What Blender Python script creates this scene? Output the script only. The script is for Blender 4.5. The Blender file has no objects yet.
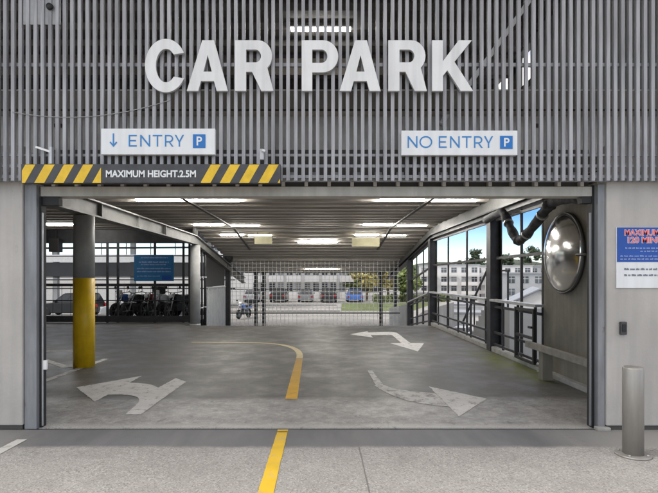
import bpy, bmesh, math, random
from mathutils import Vector, Matrix
random.seed(7)
S = bpy.context.scene
COL = S.collection
R = math.radians

# ------------------------------------------------------------------ camera
FPX, VX, VY, EYE = 500.0, 320.0, 278.0, 1.6
cd = bpy.data.cameras.new('camera'); cam = bpy.data.objects.new('camera', cd); COL.objects.link(cam)
cam.location = (0, 0, EYE); cam.rotation_euler = (R(90), 0, 0)
cd.sensor_width = 36; cd.lens = 36 * FPX / 658
cd.shift_x = (329 - VX) / 658; cd.shift_y = (VY - 246.5) / 658
cd.clip_end = 3000; cd.clip_start = .05
S.camera = cam
def at(px, py, d):                      # photo pixel at a true distance -> world point
    return Vector(((px - VX) / FPX * d, d, EYE + (VY - py) / FPX * d))
# ------------------------------------------------------------------ world, sun, exposure
W = bpy.data.worlds.new('World'); S.world = W; W.use_nodes = True
nt = W.node_tree; nt.nodes.clear()
sky = nt.nodes.new('ShaderNodeTexSky'); sky.sky_type = 'NISHITA'; sky.sun_disc = False
SUN_EL, SUN_AZ = 48, -100               # azimuth clockwise from +Y
sky.sun_elevation = R(SUN_EL); sky.sun_rotation = R(SUN_AZ); sky.air_density = 1.0; sky.dust_density = .4; sky.ozone_density = 3.0
bg = nt.nodes.new('ShaderNodeBackground'); bg.inputs[1].default_value = .15
wo = nt.nodes.new('ShaderNodeOutputWorld')
tc = nt.nodes.new('ShaderNodeTexCoord'); mp = nt.nodes.new('ShaderNodeMapping'); mp.inputs['Scale'].default_value = (2, 2, 7)
cn = nt.nodes.new('ShaderNodeTexNoise'); cn.inputs['Scale'].default_value = 2.1; cn.inputs['Detail'].default_value = 7; cn.inputs['Roughness'].default_value = .6
cr = nt.nodes.new('ShaderNodeValToRGB'); cr.color_ramp.elements[0].position = .16; cr.color_ramp.elements[1].position = .46
mx = nt.nodes.new('ShaderNodeMix'); mx.data_type = 'RGBA'; mx.inputs[7].default_value = (5.35, 5.1, 4.95, 1)
nt.links.new(tc.outputs['Generated'], mp.inputs[0]); nt.links.new(mp.outputs[0], cn.inputs['Vector']); nt.links.new(cn.outputs[0], cr.inputs[0])
sx = nt.nodes.new('ShaderNodeSeparateXYZ'); mr = nt.nodes.new('ShaderNodeMapRange'); mr.inputs[1].default_value = .13; mr.inputs[2].default_value = .34; mm = nt.nodes.new('ShaderNodeMath'); mm.operation = 'MULTIPLY'
nt.links.new(tc.outputs['Generated'], sx.inputs[0]); nt.links.new(sx.outputs[2], mr.inputs[0]); nt.links.new(mr.outputs[0], mm.inputs[0]); nt.links.new(cr.outputs[0], mm.inputs[1])
nt.links.new(mm.outputs[0], mx.inputs[0])
tr = nt.nodes.new('ShaderNodeValToRGB'); tr.color_ramp.elements[0].position = .035; tr.color_ramp.elements[0].color = (.95, .97, 1, 1); tr.color_ramp.elements[1].position = .115; tr.color_ramp.elements[1].color = (.30, .46, .72, 1)
tm = nt.nodes.new('ShaderNodeMix'); tm.data_type = 'RGBA'; tm.blend_type = 'MULTIPLY'; tm.inputs[0].default_value = 1
ax = nt.nodes.new('ShaderNodeMapRange'); ax.inputs[1].default_value = -.05; ax.inputs[2].default_value = .25; nt.links.new(sx.outputs[0], ax.inputs[0])
zm = nt.nodes.new('ShaderNodeMath'); zm.operation = 'MULTIPLY'; nt.links.new(ax.outputs[0], zm.inputs[0]); nt.links.new(sx.outputs[2], zm.inputs[1])   # clear blue only to the right, white cloud bank to the left
nt.links.new(zm.outputs[0], tr.inputs[0]); nt.links.new(sky.outputs[0], tm.inputs[6]); nt.links.new(tr.outputs[0], tm.inputs[7])
nt.links.new(tm.outputs[2], mx.inputs[6]); nt.links.new(mx.outputs[2], bg.inputs[0]); nt.links.new(bg.outputs[0], wo.inputs[0])
sl = bpy.data.lights.new('sun', 'SUN'); sl.energy = 1.5; sl.angle = R(12); sl.color = (1, .96, .9)
so = bpy.data.objects.new('sun', sl); COL.objects.link(so); so.location = (-20, 5, 40)
sd = Vector((math.sin(R(SUN_AZ)) * math.cos(R(SUN_EL)), math.cos(R(SUN_AZ)) * math.cos(R(SUN_EL)), math.sin(R(SUN_EL))))
so.rotation_euler = sd.to_track_quat('Z', 'Y').to_euler()
vs = S.view_settings; S.display_settings.display_device = 'sRGB'
vs.view_transform = 'Standard'; vs.look = 'None'; vs.gamma = 1; vs.use_curve_mapping = False; vs.exposure = .85
S.cycles.max_bounces = 10; S.cycles.diffuse_bounces = 6

# ------------------------------------------------------------------ materials
def mat(name, col, rough=.7, metal=0, var=.0, scale=6, stretch=(1, 1, 1), bump=0, bscale=60, col2=None, spec=None, detail=6, fac=(.35, .65), glo=None, streak=0, chips=None):
    m = bpy.data.materials.new(name); m.use_nodes = True
    t = m.node_tree; b = t.nodes['Principled BSDF']
    b.inputs['Roughness'].default_value = rough; b.inputs['Metallic'].default_value = metal
    if spec is not None: b.inputs['Specular IOR Level'].default_value = spec
    c = tuple(col) + (1,)
    b.inputs['Base Color'].default_value = c
    L = t.links.new
    if var or col2 or bump or streak:
        tcn = t.nodes.new('ShaderNodeTexCoord'); mpn = t.nodes.new('ShaderNodeMapping'); mpn.inputs['Scale'].default_value = stretch
        geo = t.nodes.new('ShaderNodeNewGeometry')
        L(geo.outputs['Position'], mpn.inputs[0])
    if var or col2:
        n = t.nodes.new('ShaderNodeTexNoise'); n.inputs['Scale'].default_value = scale; n.inputs['Detail'].default_value = detail; n.inputs['Roughness'].default_value = .62
        L(mpn.outputs[0], n.inputs['Vector'])
        r = t.nodes.new('ShaderNodeValToRGB'); r.color_ramp.elements[0].position = fac[0]; r.color_ramp.elements[1].position = fac[1]
        lo = tuple(max(0, x * (1 - var)) for x in col) if not col2 else tuple(col2)
        hi = tuple(min(1, x * (1 + var)) for x in col) if not col2 else tuple(col)
        r.color_ramp.elements[0].color = lo + (1,); r.color_ramp.elements[1].color = hi + (1,)
        L(n.outputs[0], r.inputs[0])
        out = r.outputs[0]
        if streak:                      # dirt runs down the face
            n2 = t.nodes.new('ShaderNodeTexNoise'); n2.inputs['Scale'].default_value = 5; n2.inputs['Detail'].default_value = 5
            m2 = t.nodes.new('ShaderNodeMapping'); m2.inputs['Scale'].default_value = (2.2, 2.2, .16)
            L(geo.outputs['Position'], m2.inputs[0]); L(m2.outputs[0], n2.inputs['Vector'])
            r2 = t.nodes.new('ShaderNodeValToRGB'); r2.color_ramp.elements[0].position = .38; r2.color_ramp.elements[1].position = .62
            r2.color_ramp.elements[0].color = (1 - streak,) * 3 + (1,); r2.color_ramp.elements[1].color = (1, 1, 1, 1)
            L(n2.outputs[0], r2.inputs[0])
            mm = t.nodes.new('ShaderNodeMix'); mm.data_type = 'RGBA'; mm.blend_type = 'MULTIPLY'; mm.inputs[0].default_value = 1
            L(out, mm.inputs[6]); L(r2.outputs[0], mm.inputs[7]); out = mm.outputs[2]
        if chips:                       # knocks and scrapes showing another colour
            n3 = t.nodes.new('ShaderNodeTexNoise'); n3.inputs['Scale'].default_value = chips[1]; n3.inputs['Detail'].default_value = 6; n3.inputs['Roughness'].default_value = .7
            m3 = t.nodes.new('ShaderNodeMapping'); m3.inputs['Scale'].default_value = (1, 1, .55)
            L(geo.outputs['Position'], m3.inputs[0]); L(m3.outputs[0], n3.inputs['Vector'])
            r3 = t.nodes.new('ShaderNodeMapRange'); r3.inputs[1].default_value = chips[2]; r3.inputs[2].default_value = chips[2] + .03; r3.inputs[4].default_value = chips[3]
            L(n3.outputs[0], r3.inputs[0])
            m4 = t.nodes.new('ShaderNodeMix'); m4.data_type = 'RGBA'; m4.inputs[7].default_value = tuple(chips[0]) + (1,)
            L(r3.outputs[0], m4.inputs[0]); L(out, m4.inputs[6]); out = m4.outputs[2]
        L(out, b.inputs['Base Color'])
        rr = t.nodes.new('ShaderNodeMapRange'); rr.inputs[3].default_value = min(1, rough + .08); rr.inputs[4].default_value = max(0, rough - .1)
        L(n.outputs[0], rr.inputs[0]); L(rr.outputs[0], b.inputs['Roughness'])
    if bump:
        n = t.nodes.new('ShaderNodeTexNoise'); n.inputs['Scale'].default_value = bscale; n.inputs['Detail'].default_value = 4
        L(mpn.outputs[0], n.inputs['Vector'])
        bp = t.nodes.new('ShaderNodeBump'); bp.inputs['Strength'].default_value = bump; bp.inputs['Distance'].default_value = .01
        L(n.outputs[0], bp.inputs['Height']); L(bp.outputs[0], b.inputs['Normal'])
    return m
def emit(name, col, st):
    m = mat(name, (.8, .8, .8)); b = m.node_tree.nodes['Principled BSDF']
    b.inputs['Emission Color'].default_value = tuple(col) + (1,); b.inputs['Emission Strength'].default_value = st
    return m

class NG:                               # tiny node helper for the two ground materials
    def __init__(s, name):
        s.m = bpy.data.materials.new(name); s.m.use_nodes = True; s.t = s.m.node_tree; s.b = s.t.nodes['Principled BSDF']
        s.pos = s.n('ShaderNodeNewGeometry').outputs['Position']
        sp = s.n('ShaderNodeSeparateXYZ'); s.l(s.pos, sp.inputs[0]); s.x, s.y, s.z = sp.outputs
    def n(s, k): return s.t.nodes.new(k)
    def l(s, a, b): s.t.links.new(a, b)
    def noise(s, scale, detail=5, stretch=(1, 1, 1), rough=.6):
        mpn = s.n('ShaderNodeMapping'); mpn.inputs['Scale'].default_value = stretch; s.l(s.pos, mpn.inputs[0])
        k = s.n('ShaderNodeTexNoise'); k.inputs['Scale'].default_value = scale; k.inputs['Detail'].default_value = detail; k.inputs['Roughness'].default_value = rough
        s.l(mpn.outputs[0], k.inputs['Vector']); return k.outputs[0]
    def math(s, op, a, b=None, c=None):
        k = s.n('ShaderNodeMath'); k.operation = op
        for i, v in enumerate((a, b, c)):
            if v is None: continue
            if isinstance(v, (int, float)): k.inputs[i].default_value = v
            else: s.l(v, k.inputs[i])
        return k.outputs[0]
    def ramp(s, v, lo, hi, a=0., b=1.):
        k = s.n('ShaderNodeMapRange'); k.inputs[1].default_value = lo; k.inputs[2].default_value = hi; k.inputs[3].default_value = a; k.inputs[4].default_value = b
        s.l(v, k.inputs[0]); return k.outputs[0]
    def mix(s, f, a, b, mode='MIX'):
        k = s.n('ShaderNodeMix'); k.data_type = 'RGBA'; k.blend_type = mode
        for i, v in ((0, f), (6, a), (7, b)):
            if isinstance(v, (int, float)): k.inputs[i].default_value = v
            elif isinstance(v, tuple): k.inputs[i].default_value = v + (1,)
            else: s.l(v, k.inputs[i])
        return k.outputs[2]
    def bump(s, h, st, dist=.01):
        k = s.n('ShaderNodeBump'); k.inputs['Strength'].default_value = st; k.inputs['Distance'].default_value = dist
        s.l(h, k.inputs['Height']); s.l(k.outputs[0], s.b.inputs['Normal'])

def street_material():
    g = NG('street concrete')
    fine = g.noise(140, 3); mid = g.noise(28, 4); big = g.noise(1.1, 6)
    v = g.n('ShaderNodeTexVoronoi'); v.inputs['Scale'].default_value = 75; g.l(g.pos, v.inputs['Vector'])
    c = g.mix(g.ramp(big, .3, .7), (.285, .274, .262), (.37, .357, .342))
    va = g.n('ShaderNodeTexVoronoi'); va.inputs['Scale'].default_value = 95; g.l(g.pos, va.inputs['Vector'])
    sa = g.n('ShaderNodeSeparateColor'); g.l(va.outputs['Color'], sa.inputs[0])      # each stone of the exposed aggregate its own tone
    c = g.mix(g.ramp(sa.outputs[0], .72, .80, 0, .62), c, (.15, .142, .133))
    c = g.mix(g.ramp(sa.outputs[1], .80, .86, 0, .55), c, (.52, .50, .47))
    rust = g.ramp(sa.outputs[2], .92, .95, 0, .22); c = g.mix(rust, c, (.26, .19, .13))
    worn = g.noise(3.2, 8, (1, 1, 1), .72); c = g.mix(g.ramp(worn, .50, .62, 0, .32), c, (.23, .22, .205))
    c = g.mix(g.ramp(v.outputs['Distance'], .05, .30, .30, 0), c, (.56, .55, .53))
    c = g.mix(g.ramp(mid, .54, .70, 0, .55), c, (.24, .23, .22))
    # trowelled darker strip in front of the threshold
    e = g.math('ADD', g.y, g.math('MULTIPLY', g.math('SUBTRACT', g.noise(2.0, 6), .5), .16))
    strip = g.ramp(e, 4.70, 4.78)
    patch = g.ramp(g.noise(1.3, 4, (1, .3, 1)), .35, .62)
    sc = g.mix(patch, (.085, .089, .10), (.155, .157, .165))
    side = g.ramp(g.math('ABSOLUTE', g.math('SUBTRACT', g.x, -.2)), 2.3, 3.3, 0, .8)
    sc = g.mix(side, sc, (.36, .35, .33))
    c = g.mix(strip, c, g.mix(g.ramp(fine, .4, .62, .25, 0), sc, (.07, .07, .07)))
    # joint and hair cracks
    j = g.math('ABSOLUTE', g.math('SUBTRACT', g.x, g.math('ADD', .37, g.math('MULTIPLY', g.math('SUBTRACT', g.noise(6), .5), .012))))
    jl = g.math('MULTIPLY', g.ramp(j, .004, .009, .65, 0), g.math('SUBTRACT', 1, strip))
    c = g.mix(jl, c, (.07, .065, .06))
    ok = g.ramp(g.noise(5.5, 5), .66, .73, 0, .45); c = g.mix(ok, c, (.12, .115, .11))          # oil spots and gum
    gum = g.ramp(g.noise(16, 2), .74, .77, 0, .7); c = g.mix(gum, c, (.10, .10, .10))
    ck = g.math('ABSOLUTE', g.math('SUBTRACT', g.noise(.8, 7, (1, 1, 1), .68), .5))
    c = g.mix(g.math('MULTIPLY', g.ramp(ck, .0012, .0035, .5, 0), g.ramp(g.noise(.6, 3), .48, .56)), c, (.09, .085, .08))
    # tyre greying
    tw = g.ramp(g.noise(.9, 4, (1.6, .25, 1)), .48, .7, 0, .4)
    c = g.mix(tw, c, (.28, .27, .26))
    g.l(c, g.b.inputs['Base Color']); g.b.inputs['Roughness'].default_value = .85
    g.l(g.ramp(strip, 0, 1, .88, .6), g.b.inputs['Roughness'])
    g.bump(g.math('ADD', g.math('MULTIPLY', fine, .5), va.outputs['Distance']), .22, .004)
    return g.m
def floor_material():
    g = NG('car park floor')
    fine = g.noise(120, 3); big = g.noise(.45, 6); mid = g.noise(1.9, 8)
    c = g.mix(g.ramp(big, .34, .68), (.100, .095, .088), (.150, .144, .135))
    c = g.mix(g.ramp(mid, .48, .78, 0, .45), c, (.27, .258, .242))
    sw = g.noise(1.1, 6, (1.3, .45, 1)); c = g.mix(g.ramp(sw, .52, .80, 0, .35), c, (.09, .086, .08))
    # rubber worn along the wheel tracks of both lanes
    wob = g.math('MULTIPLY', g.math('SUBTRACT', g.noise(.35, 3), .5), .9); xx = g.math('ADD', g.x, wob)
    for cx in (-2.65, -1.25, .75, 2.15):
        tk = g.ramp(g.math('ABSOLUTE', g.math('SUBTRACT', xx, cx)), .06, .22, 1, 0)
        c = g.mix(g.math('MULTIPLY', tk, g.ramp(g.noise(2.2, 5, (1.6, .4, 1)), .35, .7, 0, .42)), c, (.065, .062, .058))
    hard = g.noise(9, 9, (1, 1, 1), .78); c = g.mix(g.ramp(hard, .44, .60, .34, 0), c, (.058, .055, .05))
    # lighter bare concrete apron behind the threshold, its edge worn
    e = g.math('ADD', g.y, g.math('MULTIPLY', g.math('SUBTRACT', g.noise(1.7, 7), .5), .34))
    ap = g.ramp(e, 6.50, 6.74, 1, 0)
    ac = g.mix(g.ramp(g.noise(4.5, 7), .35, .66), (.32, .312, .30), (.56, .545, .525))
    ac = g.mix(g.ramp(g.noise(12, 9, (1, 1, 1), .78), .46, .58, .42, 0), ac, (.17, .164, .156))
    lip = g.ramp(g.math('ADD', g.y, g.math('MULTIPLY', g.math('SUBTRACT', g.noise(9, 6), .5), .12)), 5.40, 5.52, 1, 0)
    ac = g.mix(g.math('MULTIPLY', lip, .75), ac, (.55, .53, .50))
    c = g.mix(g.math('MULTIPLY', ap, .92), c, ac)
    # tyre scuffs, stains
    st = g.ramp(g.noise(7, 4, (1, .5, 1)), .62, .72, 0, .5); c = g.mix(st, c, (.05, .048, .045))
    sp = g.ramp(g.noise(11, 3), .70, .76, 0, .6); c = g.mix(sp, c, (.34, .33, .31))
    c = g.mix(g.ramp(fine, .42, .58, .28, 0), c, (.05, .047, .044))
    gr = g.ramp(g.noise(38, 3), .60, .68, 0, .35); c = g.mix(gr, c, (.05, .048, .045))
    gl = g.ramp(g.noise(31, 3), .64, .70, 0, .30); c = g.mix(gl, c, (.36, .35, .335))
    ck = g.math('ABSOLUTE', g.math('SUBTRACT', g.noise(.9, 7, (1, 1, 1), .68), .5))
    c = g.mix(g.math('MULTIPLY', g.ramp(ck, .0012, .004, .55, 0), g.ramp(g.noise(.5, 3), .47, .55)), c, (.045, .043, .04))
    # moss along the foot of the right wall
    mo = g.math('MULTIPLY', g.ramp(g.x, 2.9, 3.4), g.math('MULTIPLY', g.ramp(g.y, 7.4, 7.9), g.ramp(g.y, 9.8, 11.5, 1, 0)))
    c = g.mix(g.math('MULTIPLY', mo, g.ramp(g.noise(3.4, 6), .36, .52, 0, .9)), c, (.10, .12, .015))
    g.l(c, g.b.inputs['Base Color'])
    g.l(g.ramp(mid, .35, .7, .58, .38), g.b.inputs['Roughness']); g.b.inputs['Specular IOR Level'].default_value = .35
    g.bump(g.math('ADD', fine, g.math('MULTIPLY', g.noise(45, 3), .8)), .3, .005)
    return g.m
def worn_paint(name, col, under, wear=.5, scale=9, fade=None):
    g = NG(name)
    n = g.noise(scale, 8, (1, 1, 1), .7); f = g.noise(60, 4)
    w = g.ramp(g.math('ADD', g.math('MULTIPLY', n, .75), g.math('MULTIPLY', f, .25)), wear - .05, wear + .07, 1, 0)
    c = g.mix(g.ramp(g.noise(3, 5), .3, .7), tuple(x * .8 for x in col), col)
    if fade:                            # rubbed away with distance along its run
        w = g.math('MAXIMUM', w, g.math('MULTIPLY', g.ramp(g.y, fade[0], fade[1]), fade[2]))
    c = g.mix(w, c, under)
    g.l(c, g.b.inputs['Base Color']); g.b.inputs['Roughness'].default_value = .7
    g.bump(f, .15, .004)
    return g.m

M = {}
M['street'] = street_material(); M['floor'] = floor_material()
M['slat'] = mat('slat aluminium', (.345, .343, .357), .45, .2, .24, 2.5, (6, 6, .5), .05, 90, streak=.22)
M['rail'] = mat('rail steel', (.28, .28, .285), .5, .3, .15, 5)
M['spandrel'] = mat('spandrel steel', (.58, .56, .53), .6, 0, .2, 2.5, streak=.3)
M['letter'] = mat('letter white metal', (.78, .775, .77), .45, 0, .05, 3, streak=.14)
M['letter_side'] = mat('letter return', (.5, .5, .51), .4, .2)
M['signwhite'] = mat('sign white', (.79, .80, .81), .35, 0, .03, 4, streak=.09)
M['signblue'] = mat('sign blue', (.012, .16, .50), .4)
M['signblue2'] = mat('board blue', (.014, .075, .36), .4, 0, .1, 3)
M['boardblue'] = mat('hanging board blue', (.02, .15, .36), .45, 0, .12, 4)
M['signtext'] = mat('sign text blue', (.035, .22, .54), .5)
M['signred'] = mat('sign text pinkish red', (.75, .14, .16), .5)
M['greytext'] = mat('grey text', (.22, .23, .27), .6)
M['hazblack'] = mat('hazard charcoal', (.055, .055, .06), .5, 0, .2, 8)
M['hazyellow'] = mat('hazard yellow', (.78, .50, .02), .45, 0, .12, 9)
M['header'] = mat('header cream steel', (.47, .45, .41), .5, 0, .12, 3, streak=.15)
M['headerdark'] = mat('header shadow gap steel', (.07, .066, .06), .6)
M['concrete'] = mat('painted concrete wall', (.465, .44, .415), .8, 0, .09, 1.3, (1, 1, 1), .25, 40, streak=.08, chips=((.33, .32, .30), 3.2, .63, .45))
M['concrete_in'] = mat('bare concrete wall', (.205, .188, .155), .85, 0, .22, 1.0, (1, 1, .8), .25, 50, streak=.12)
M['guide'] = mat('guide steel', (.27, .275, .29), .5, .25, .18, 4, (1, 1, .3), streak=.25, chips=((.15, .10, .07), 9, .65, .7))
M['dark'] = mat('dark steel', (.035, .036, .04), .5, .2, .25, 5)
M['black'] = mat('black rubber', (.015, .015, .016), .6)
M['white'] = mat('white paint', (.80, .80, .80), .5, 0, .06, 5)
M['deck'] = mat('ceiling deck', (.46, .43, .39), .6, .1, .18, 1.4, (.5, 2, 1), streak=0)
M['deckup'] = mat('upper ceiling deck', (.26, .25, .24), .7, .1, .2, 2)
M['purlin'] = mat('purlin', (.27, .25, .225), .6, .1, .2, 2)
M['beam'] = mat('beam grey paint', (.155, .157, .15), .55, 0, .16, 3)
M['colgrey'] = mat('column grey paint', (.33, .335, .335), .5, 0, .12, 3, bump=.05)
M['colyellow'] = mat('column yellow paint', (.95, .575, .010), .45, 0, .10, 5, streak=.12, chips=((.16, .12, .05), 7, .66, .75))
M['stainless'] = mat('stainless steel', (.33, .312, .29), .5, .5, .12, 4, (1, 1, .3), streak=.18)
M['galv'] = mat('galvanised steel', (.46, .465, .47), .45, .5, .14, 6)
M['kerb'] = mat('kerb concrete', (.36, .35, .33), .85, 0, .2, 4, bump=.2)
M['timber'] = mat('weathered guard rail', (.26, .24, .21), .7, .1, .2, 5)
M['tube'] = emit('lit tube', (1, .96, .90), 60)
M['tubeup'] = emit('lit tube upstairs', (1, .96, .88), 12)
M['fitting'] = mat('light fitting', (.6, .6, .58), .5)
M['dim'] = mat('pale yellow board', (.50, .47, .30), .6, 0, .1, 5)
M['panelgrey'] = mat('corrugated grey panel', (.42, .43, .44), .55, .1, .08, 3)
M['lag'] = mat('pipe lagging', (.06, .062, .067), .85, .1, .4, 12, bump=.6, bscale=14)
M['glassd'] = mat('dark window glass', (.03, .035, .042), .08)
M['mirror'] = mat('convex mirror', (.93, .92, .90), .17, 1, .06, 3)
M['rimgrey'] = mat('mirror rim', (.09, .09, .09), .5)
M['meshwhite'] = mat('pale galvanised mesh', (.62, .62, .61), .5, .1, .1, 3)
M['print'] = mat('pale blue print', (.30, .38, .62), .6)
M['blind'] = mat('window with pale blind', (.30, .31, .32), .3)
M['glassw'] = mat('distant window glass', (.06, .068, .08), .2)
M['glassm'] = mat('grey window glass', (.10, .115, .135), .12)
M['bwhite'] = mat('render white', (.70, .69, .68), .8, 0, .05, .4)
M['bgrey'] = mat('render grey', (.38, .39, .40), .8, 0, .08, .4)
M['bdark'] = mat('charcoal cladding and slab shade', (.032, .034, .038), .7, 0, .15, .5)
M['roofred'] = mat('red roof', (.34, .06, .035), .7, 0, .15, 1)
M['roofgrey'] = mat('grey metal roof', (.26, .275, .30), .5, .2, .12, .8)
M['paving'] = mat('yard paving', (.27, .262, .25), .85, 0, .14, .5)
M['grass'] = mat('grass', (.09, .12, .03), .9, 0, .3, .6)
M['hill'] = mat('wooded hill', (.045, .06, .04), .95, 0, .4, .05)
M['leafg'] = mat('leaves green', (.14, .18, .05), .7, 0, .5, .9)
M['leafy'] = mat('leaves yellow green', (.36, .31, .09), .7, 0, .35, .9)
M['leafd'] = mat('leaves dark', (.035, .055, .025), .8, 0, .4, .5)
M['bark'] = mat('bark', (.11, .085, .06), .9, 0, .2, 4)
M['tyre'] = mat('tyre', (.02, .02, .021), .8)
M['rim'] = mat('wheel rim', (.45, .45, .46), .35, .8)
M['glass'] = mat('car glass', (.02, .024, .03), .06, spec=.6)
for k, c in dict(black=(.016, .017, .02), silver=(.45, .46, .48), white=(.75, .75, .75), blue=(.03, .12, .42), red=(.12, .02, .02), grey=(.16, .17, .18)).items():
    M['car_' + k] = mat(k + ' car paint', c, .22, .3 if k == 'silver' else 0)
M['lamp_red'] = mat('tail lamp', (.4, .01, .01), .2); M['lamp_clear'] = mat('head lamp', (.7, .7, .72), .1)
M['plate'] = mat('bare plate', (.7, .7, .66), .5)
M['bikeblue'] = mat('bike blue', (.04, .13, .40), .3); M['bikered'] = mat('bike red', (.30, .03, .03), .3)
M['bikeblack'] = mat('bike black', (.02, .02, .024), .3); M['bikewhite'] = mat('bike white', (.6, .6, .6), .3)
FL = (.15, .14, .125)
M['paintwhite'] = worn_paint('worn white road paint', (.74, .73, .71), FL, .40)
M['paintwhite2'] = worn_paint('very worn white road paint', (.72, .71, .69), FL, .435, 7)
M['paintwhite3'] = worn_paint('street white paint', (.60, .59, .57), (.36, .35, .33), .40)
M['paintyellow'] = worn_paint('worn yellow road paint', (.76, .48, .015), (.36, .35, .33), .37)
M['paintyellow2'] = worn_paint('rubbed yellow road paint', (.86, .48, .012), (.21, .18, .13), .38, 9, (7.2, 10.4, .72))
M['paintfade'] = worn_paint('faded cream road paint', (.66, .56, .34), FL, .39, 10)

# ------------------------------------------------------------------ mesh builder
class MB:
    def __init__(s): s.bm = bmesh.new()
    def _f(s, vs, mi=0):
        try:
            f = s.bm.faces.new(vs); f.material_index = mi; return f
        except ValueError: return None
    def box(s, x0, x1, y0, y1, z0, z1, mi=0, bev=0):
        v = [s.bm.verts.new(p) for p in ((x0, y0, z0), (x1, y0, z0), (x1, y1, z0), (x0, y1, z0), (x0, y0, z1), (x1, y0, z1), (x1, y1, z1), (x0, y1, z1))]
        fs = [s._f([v[i] for i in q], mi) for q in ((0, 3, 2, 1), (4, 5, 6, 7), (0, 1, 5, 4), (1, 2, 6, 5), (2, 3, 7, 6), (3, 0, 4, 7))]
        if bev:
            es = list({e for f in fs for e in f.edges})
            bmesh.ops.bevel(s.bm, geom=es, offset=bev, segments=2, profile=.6, affect='EDGES', material=mi)
        return s
    def prism(s, poly, axis, a0, a1, mi=0, bev=0):      # poly in the other two axes, order (x,y)/(x,z)/(y,z)
        def P(p, a):
            return {'x': (a, p[0], p[1]), 'y': (p[0], a, p[1]), 'z': (p[0], p[1], a)}[axis]
        A = [s.bm.verts.new(P(p, a0)) for p in poly]; B = [s.bm.verts.new(P(p, a1)) for p in poly]
        fs = [s._f(A, mi), s._f(B[::-1], mi)]
        n = len(poly)
        for i in range(n): fs.append(s._f([A[i], B[i], B[(i + 1) % n], A[(i + 1) % n]], mi))
        fs = [f for f in fs if f]
        bmesh.ops.recalc_face_normals(s.bm, faces=fs)
        if bev:
            es = list({e for f in fs for e in f.edges})
            bmesh.ops.bevel(s.bm, geom=es, offset=bev, segments=2, profile=.6, affect='EDGES', material=mi)
        return s
    def bar(s, p, q, w, h=None, mi=0):
        p = Vector(p); q = Vector(q); h = h or w
        d = (q - p).normalized(); up = Vector((0, 0, 1)) if abs(d.z) < .95 else Vector((0, 1, 0))
        r = d.cross(up).normalized(); u = r.cross(d)
        vs = []
        for c in (p, q):
            for a, b in ((-1, -1), (1, -1), (1, 1), (-1, 1)): vs.append(s.bm.verts.new(c + r * a * w / 2 + u * b * h / 2))
        fs = [s._f([vs[i] for i in k], mi) for k in ((0, 1, 2, 3), (7, 6, 5, 4), (0, 4, 5, 1), (1, 5, 6, 2), (2, 6, 7, 3), (3, 7, 4, 0))]
        bmesh.ops.recalc_face_normals(s.bm, faces=[f for f in fs if f]); return s
    def tube(s, pts, r, n=10, mi=0, smooth=True, cap=True):
        pts = [Vector(p) for p in pts]; rs = r if isinstance(r, (list, tuple)) else [r] * len(pts)
        rings = []; prev = None
        for i, p in enumerate(pts):
            d = ((pts[min(i + 1, len(pts) - 1)] - pts[max(i - 1, 0)])).normalized()
            if prev is None:
                a = Vector((0, 0, 1)) if abs(d.z) < .9 else Vector((1, 0, 0)); u = d.cross(a).normalized()
            else: u = (prev - d * prev.dot(d)).normalized()
            prev = u; v = d.cross(u)
            rings.append([s.bm.verts.new(p + (u * math.cos(2 * math.pi * k / n) + v * math.sin(2 * math.pi * k / n)) * rs[i]) for k in range(n)])
        fs = []
        for A, B in zip(rings, rings[1:]):
            for k in range(n):
                f = s._f([A[k], A[(k + 1) % n], B[(k + 1) % n], B[k]], mi)
                if f: f.smooth = smooth; fs.append(f)
        if cap: fs += [s._f(rings[0][::-1], mi), s._f(rings[-1], mi)]
        bmesh.ops.recalc_face_normals(s.bm, faces=[f for f in fs if f]); return s
    def cyl(s, x, y, z0, z1, r, n=24, mi=0): return s.tube([(x, y, z0), (x, y, z1)], r, n, mi)
    def lathe(s, prof, c, axis='z', n=32, mi=0, smooth=True):   # prof: list of (radius, along)
        c = Vector(c); rings = []
        for r, a in prof:
            ring = []
            for k in range(n):
                t = 2 * math.pi * k / n; u, v = r * math.cos(t), r * math.sin(t)
                ring.append(s.bm.verts.new(c + Vector({'z': (u, v, a), 'x': (a, u, v), 'y': (u, a, v)}[axis])))
            rings.append(ring)
        fs = []
        for A, B in zip(rings, rings[1:]):
            for k in range(n):
                f = s._f([A[k], A[(k + 1) % n], B[(k + 1) % n], B[k]], mi)
                if f: f.smooth = smooth; fs.append(f)
        for rg in (rings[0], rings[-1]):
            f = s._f(rg, mi)
            if f: fs.append(f)
        bmesh.ops.remove_doubles(s.bm, verts=[v for rg in rings for v in rg], dist=1e-6)
        bmesh.ops.recalc_face_normals(s.bm, faces=[f for f in fs if f.is_valid]); return s
    def sheet(s, poly, z, mi=0, rough=0):
        if rough:                       # brushed, chipped outline
            out = []
            for i in range(len(poly)):
                p = Vector(poly[i][:2]); q = Vector(poly[(i + 1) % len(poly)][:2]); n = max(1, int((q - p).length / .035))
                t = (q - p).normalized(); nr = Vector((-t.y, t.x))
                for k in range(n):
                    j = random.uniform(-rough, rough) if k else 0
                    if k and random.random() < .06: j *= 2.2
                    out.append(p.lerp(q, k / n) + nr * j)
            poly = out
        f = s._f([s.bm.verts.new((p[0], p[1], z if not callable(z) else z(p[0], p[1]))) for p in poly], mi)
        if f:
            f.normal_update()
            if f.normal.z < 0: f.normal_flip()
        return s
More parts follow.
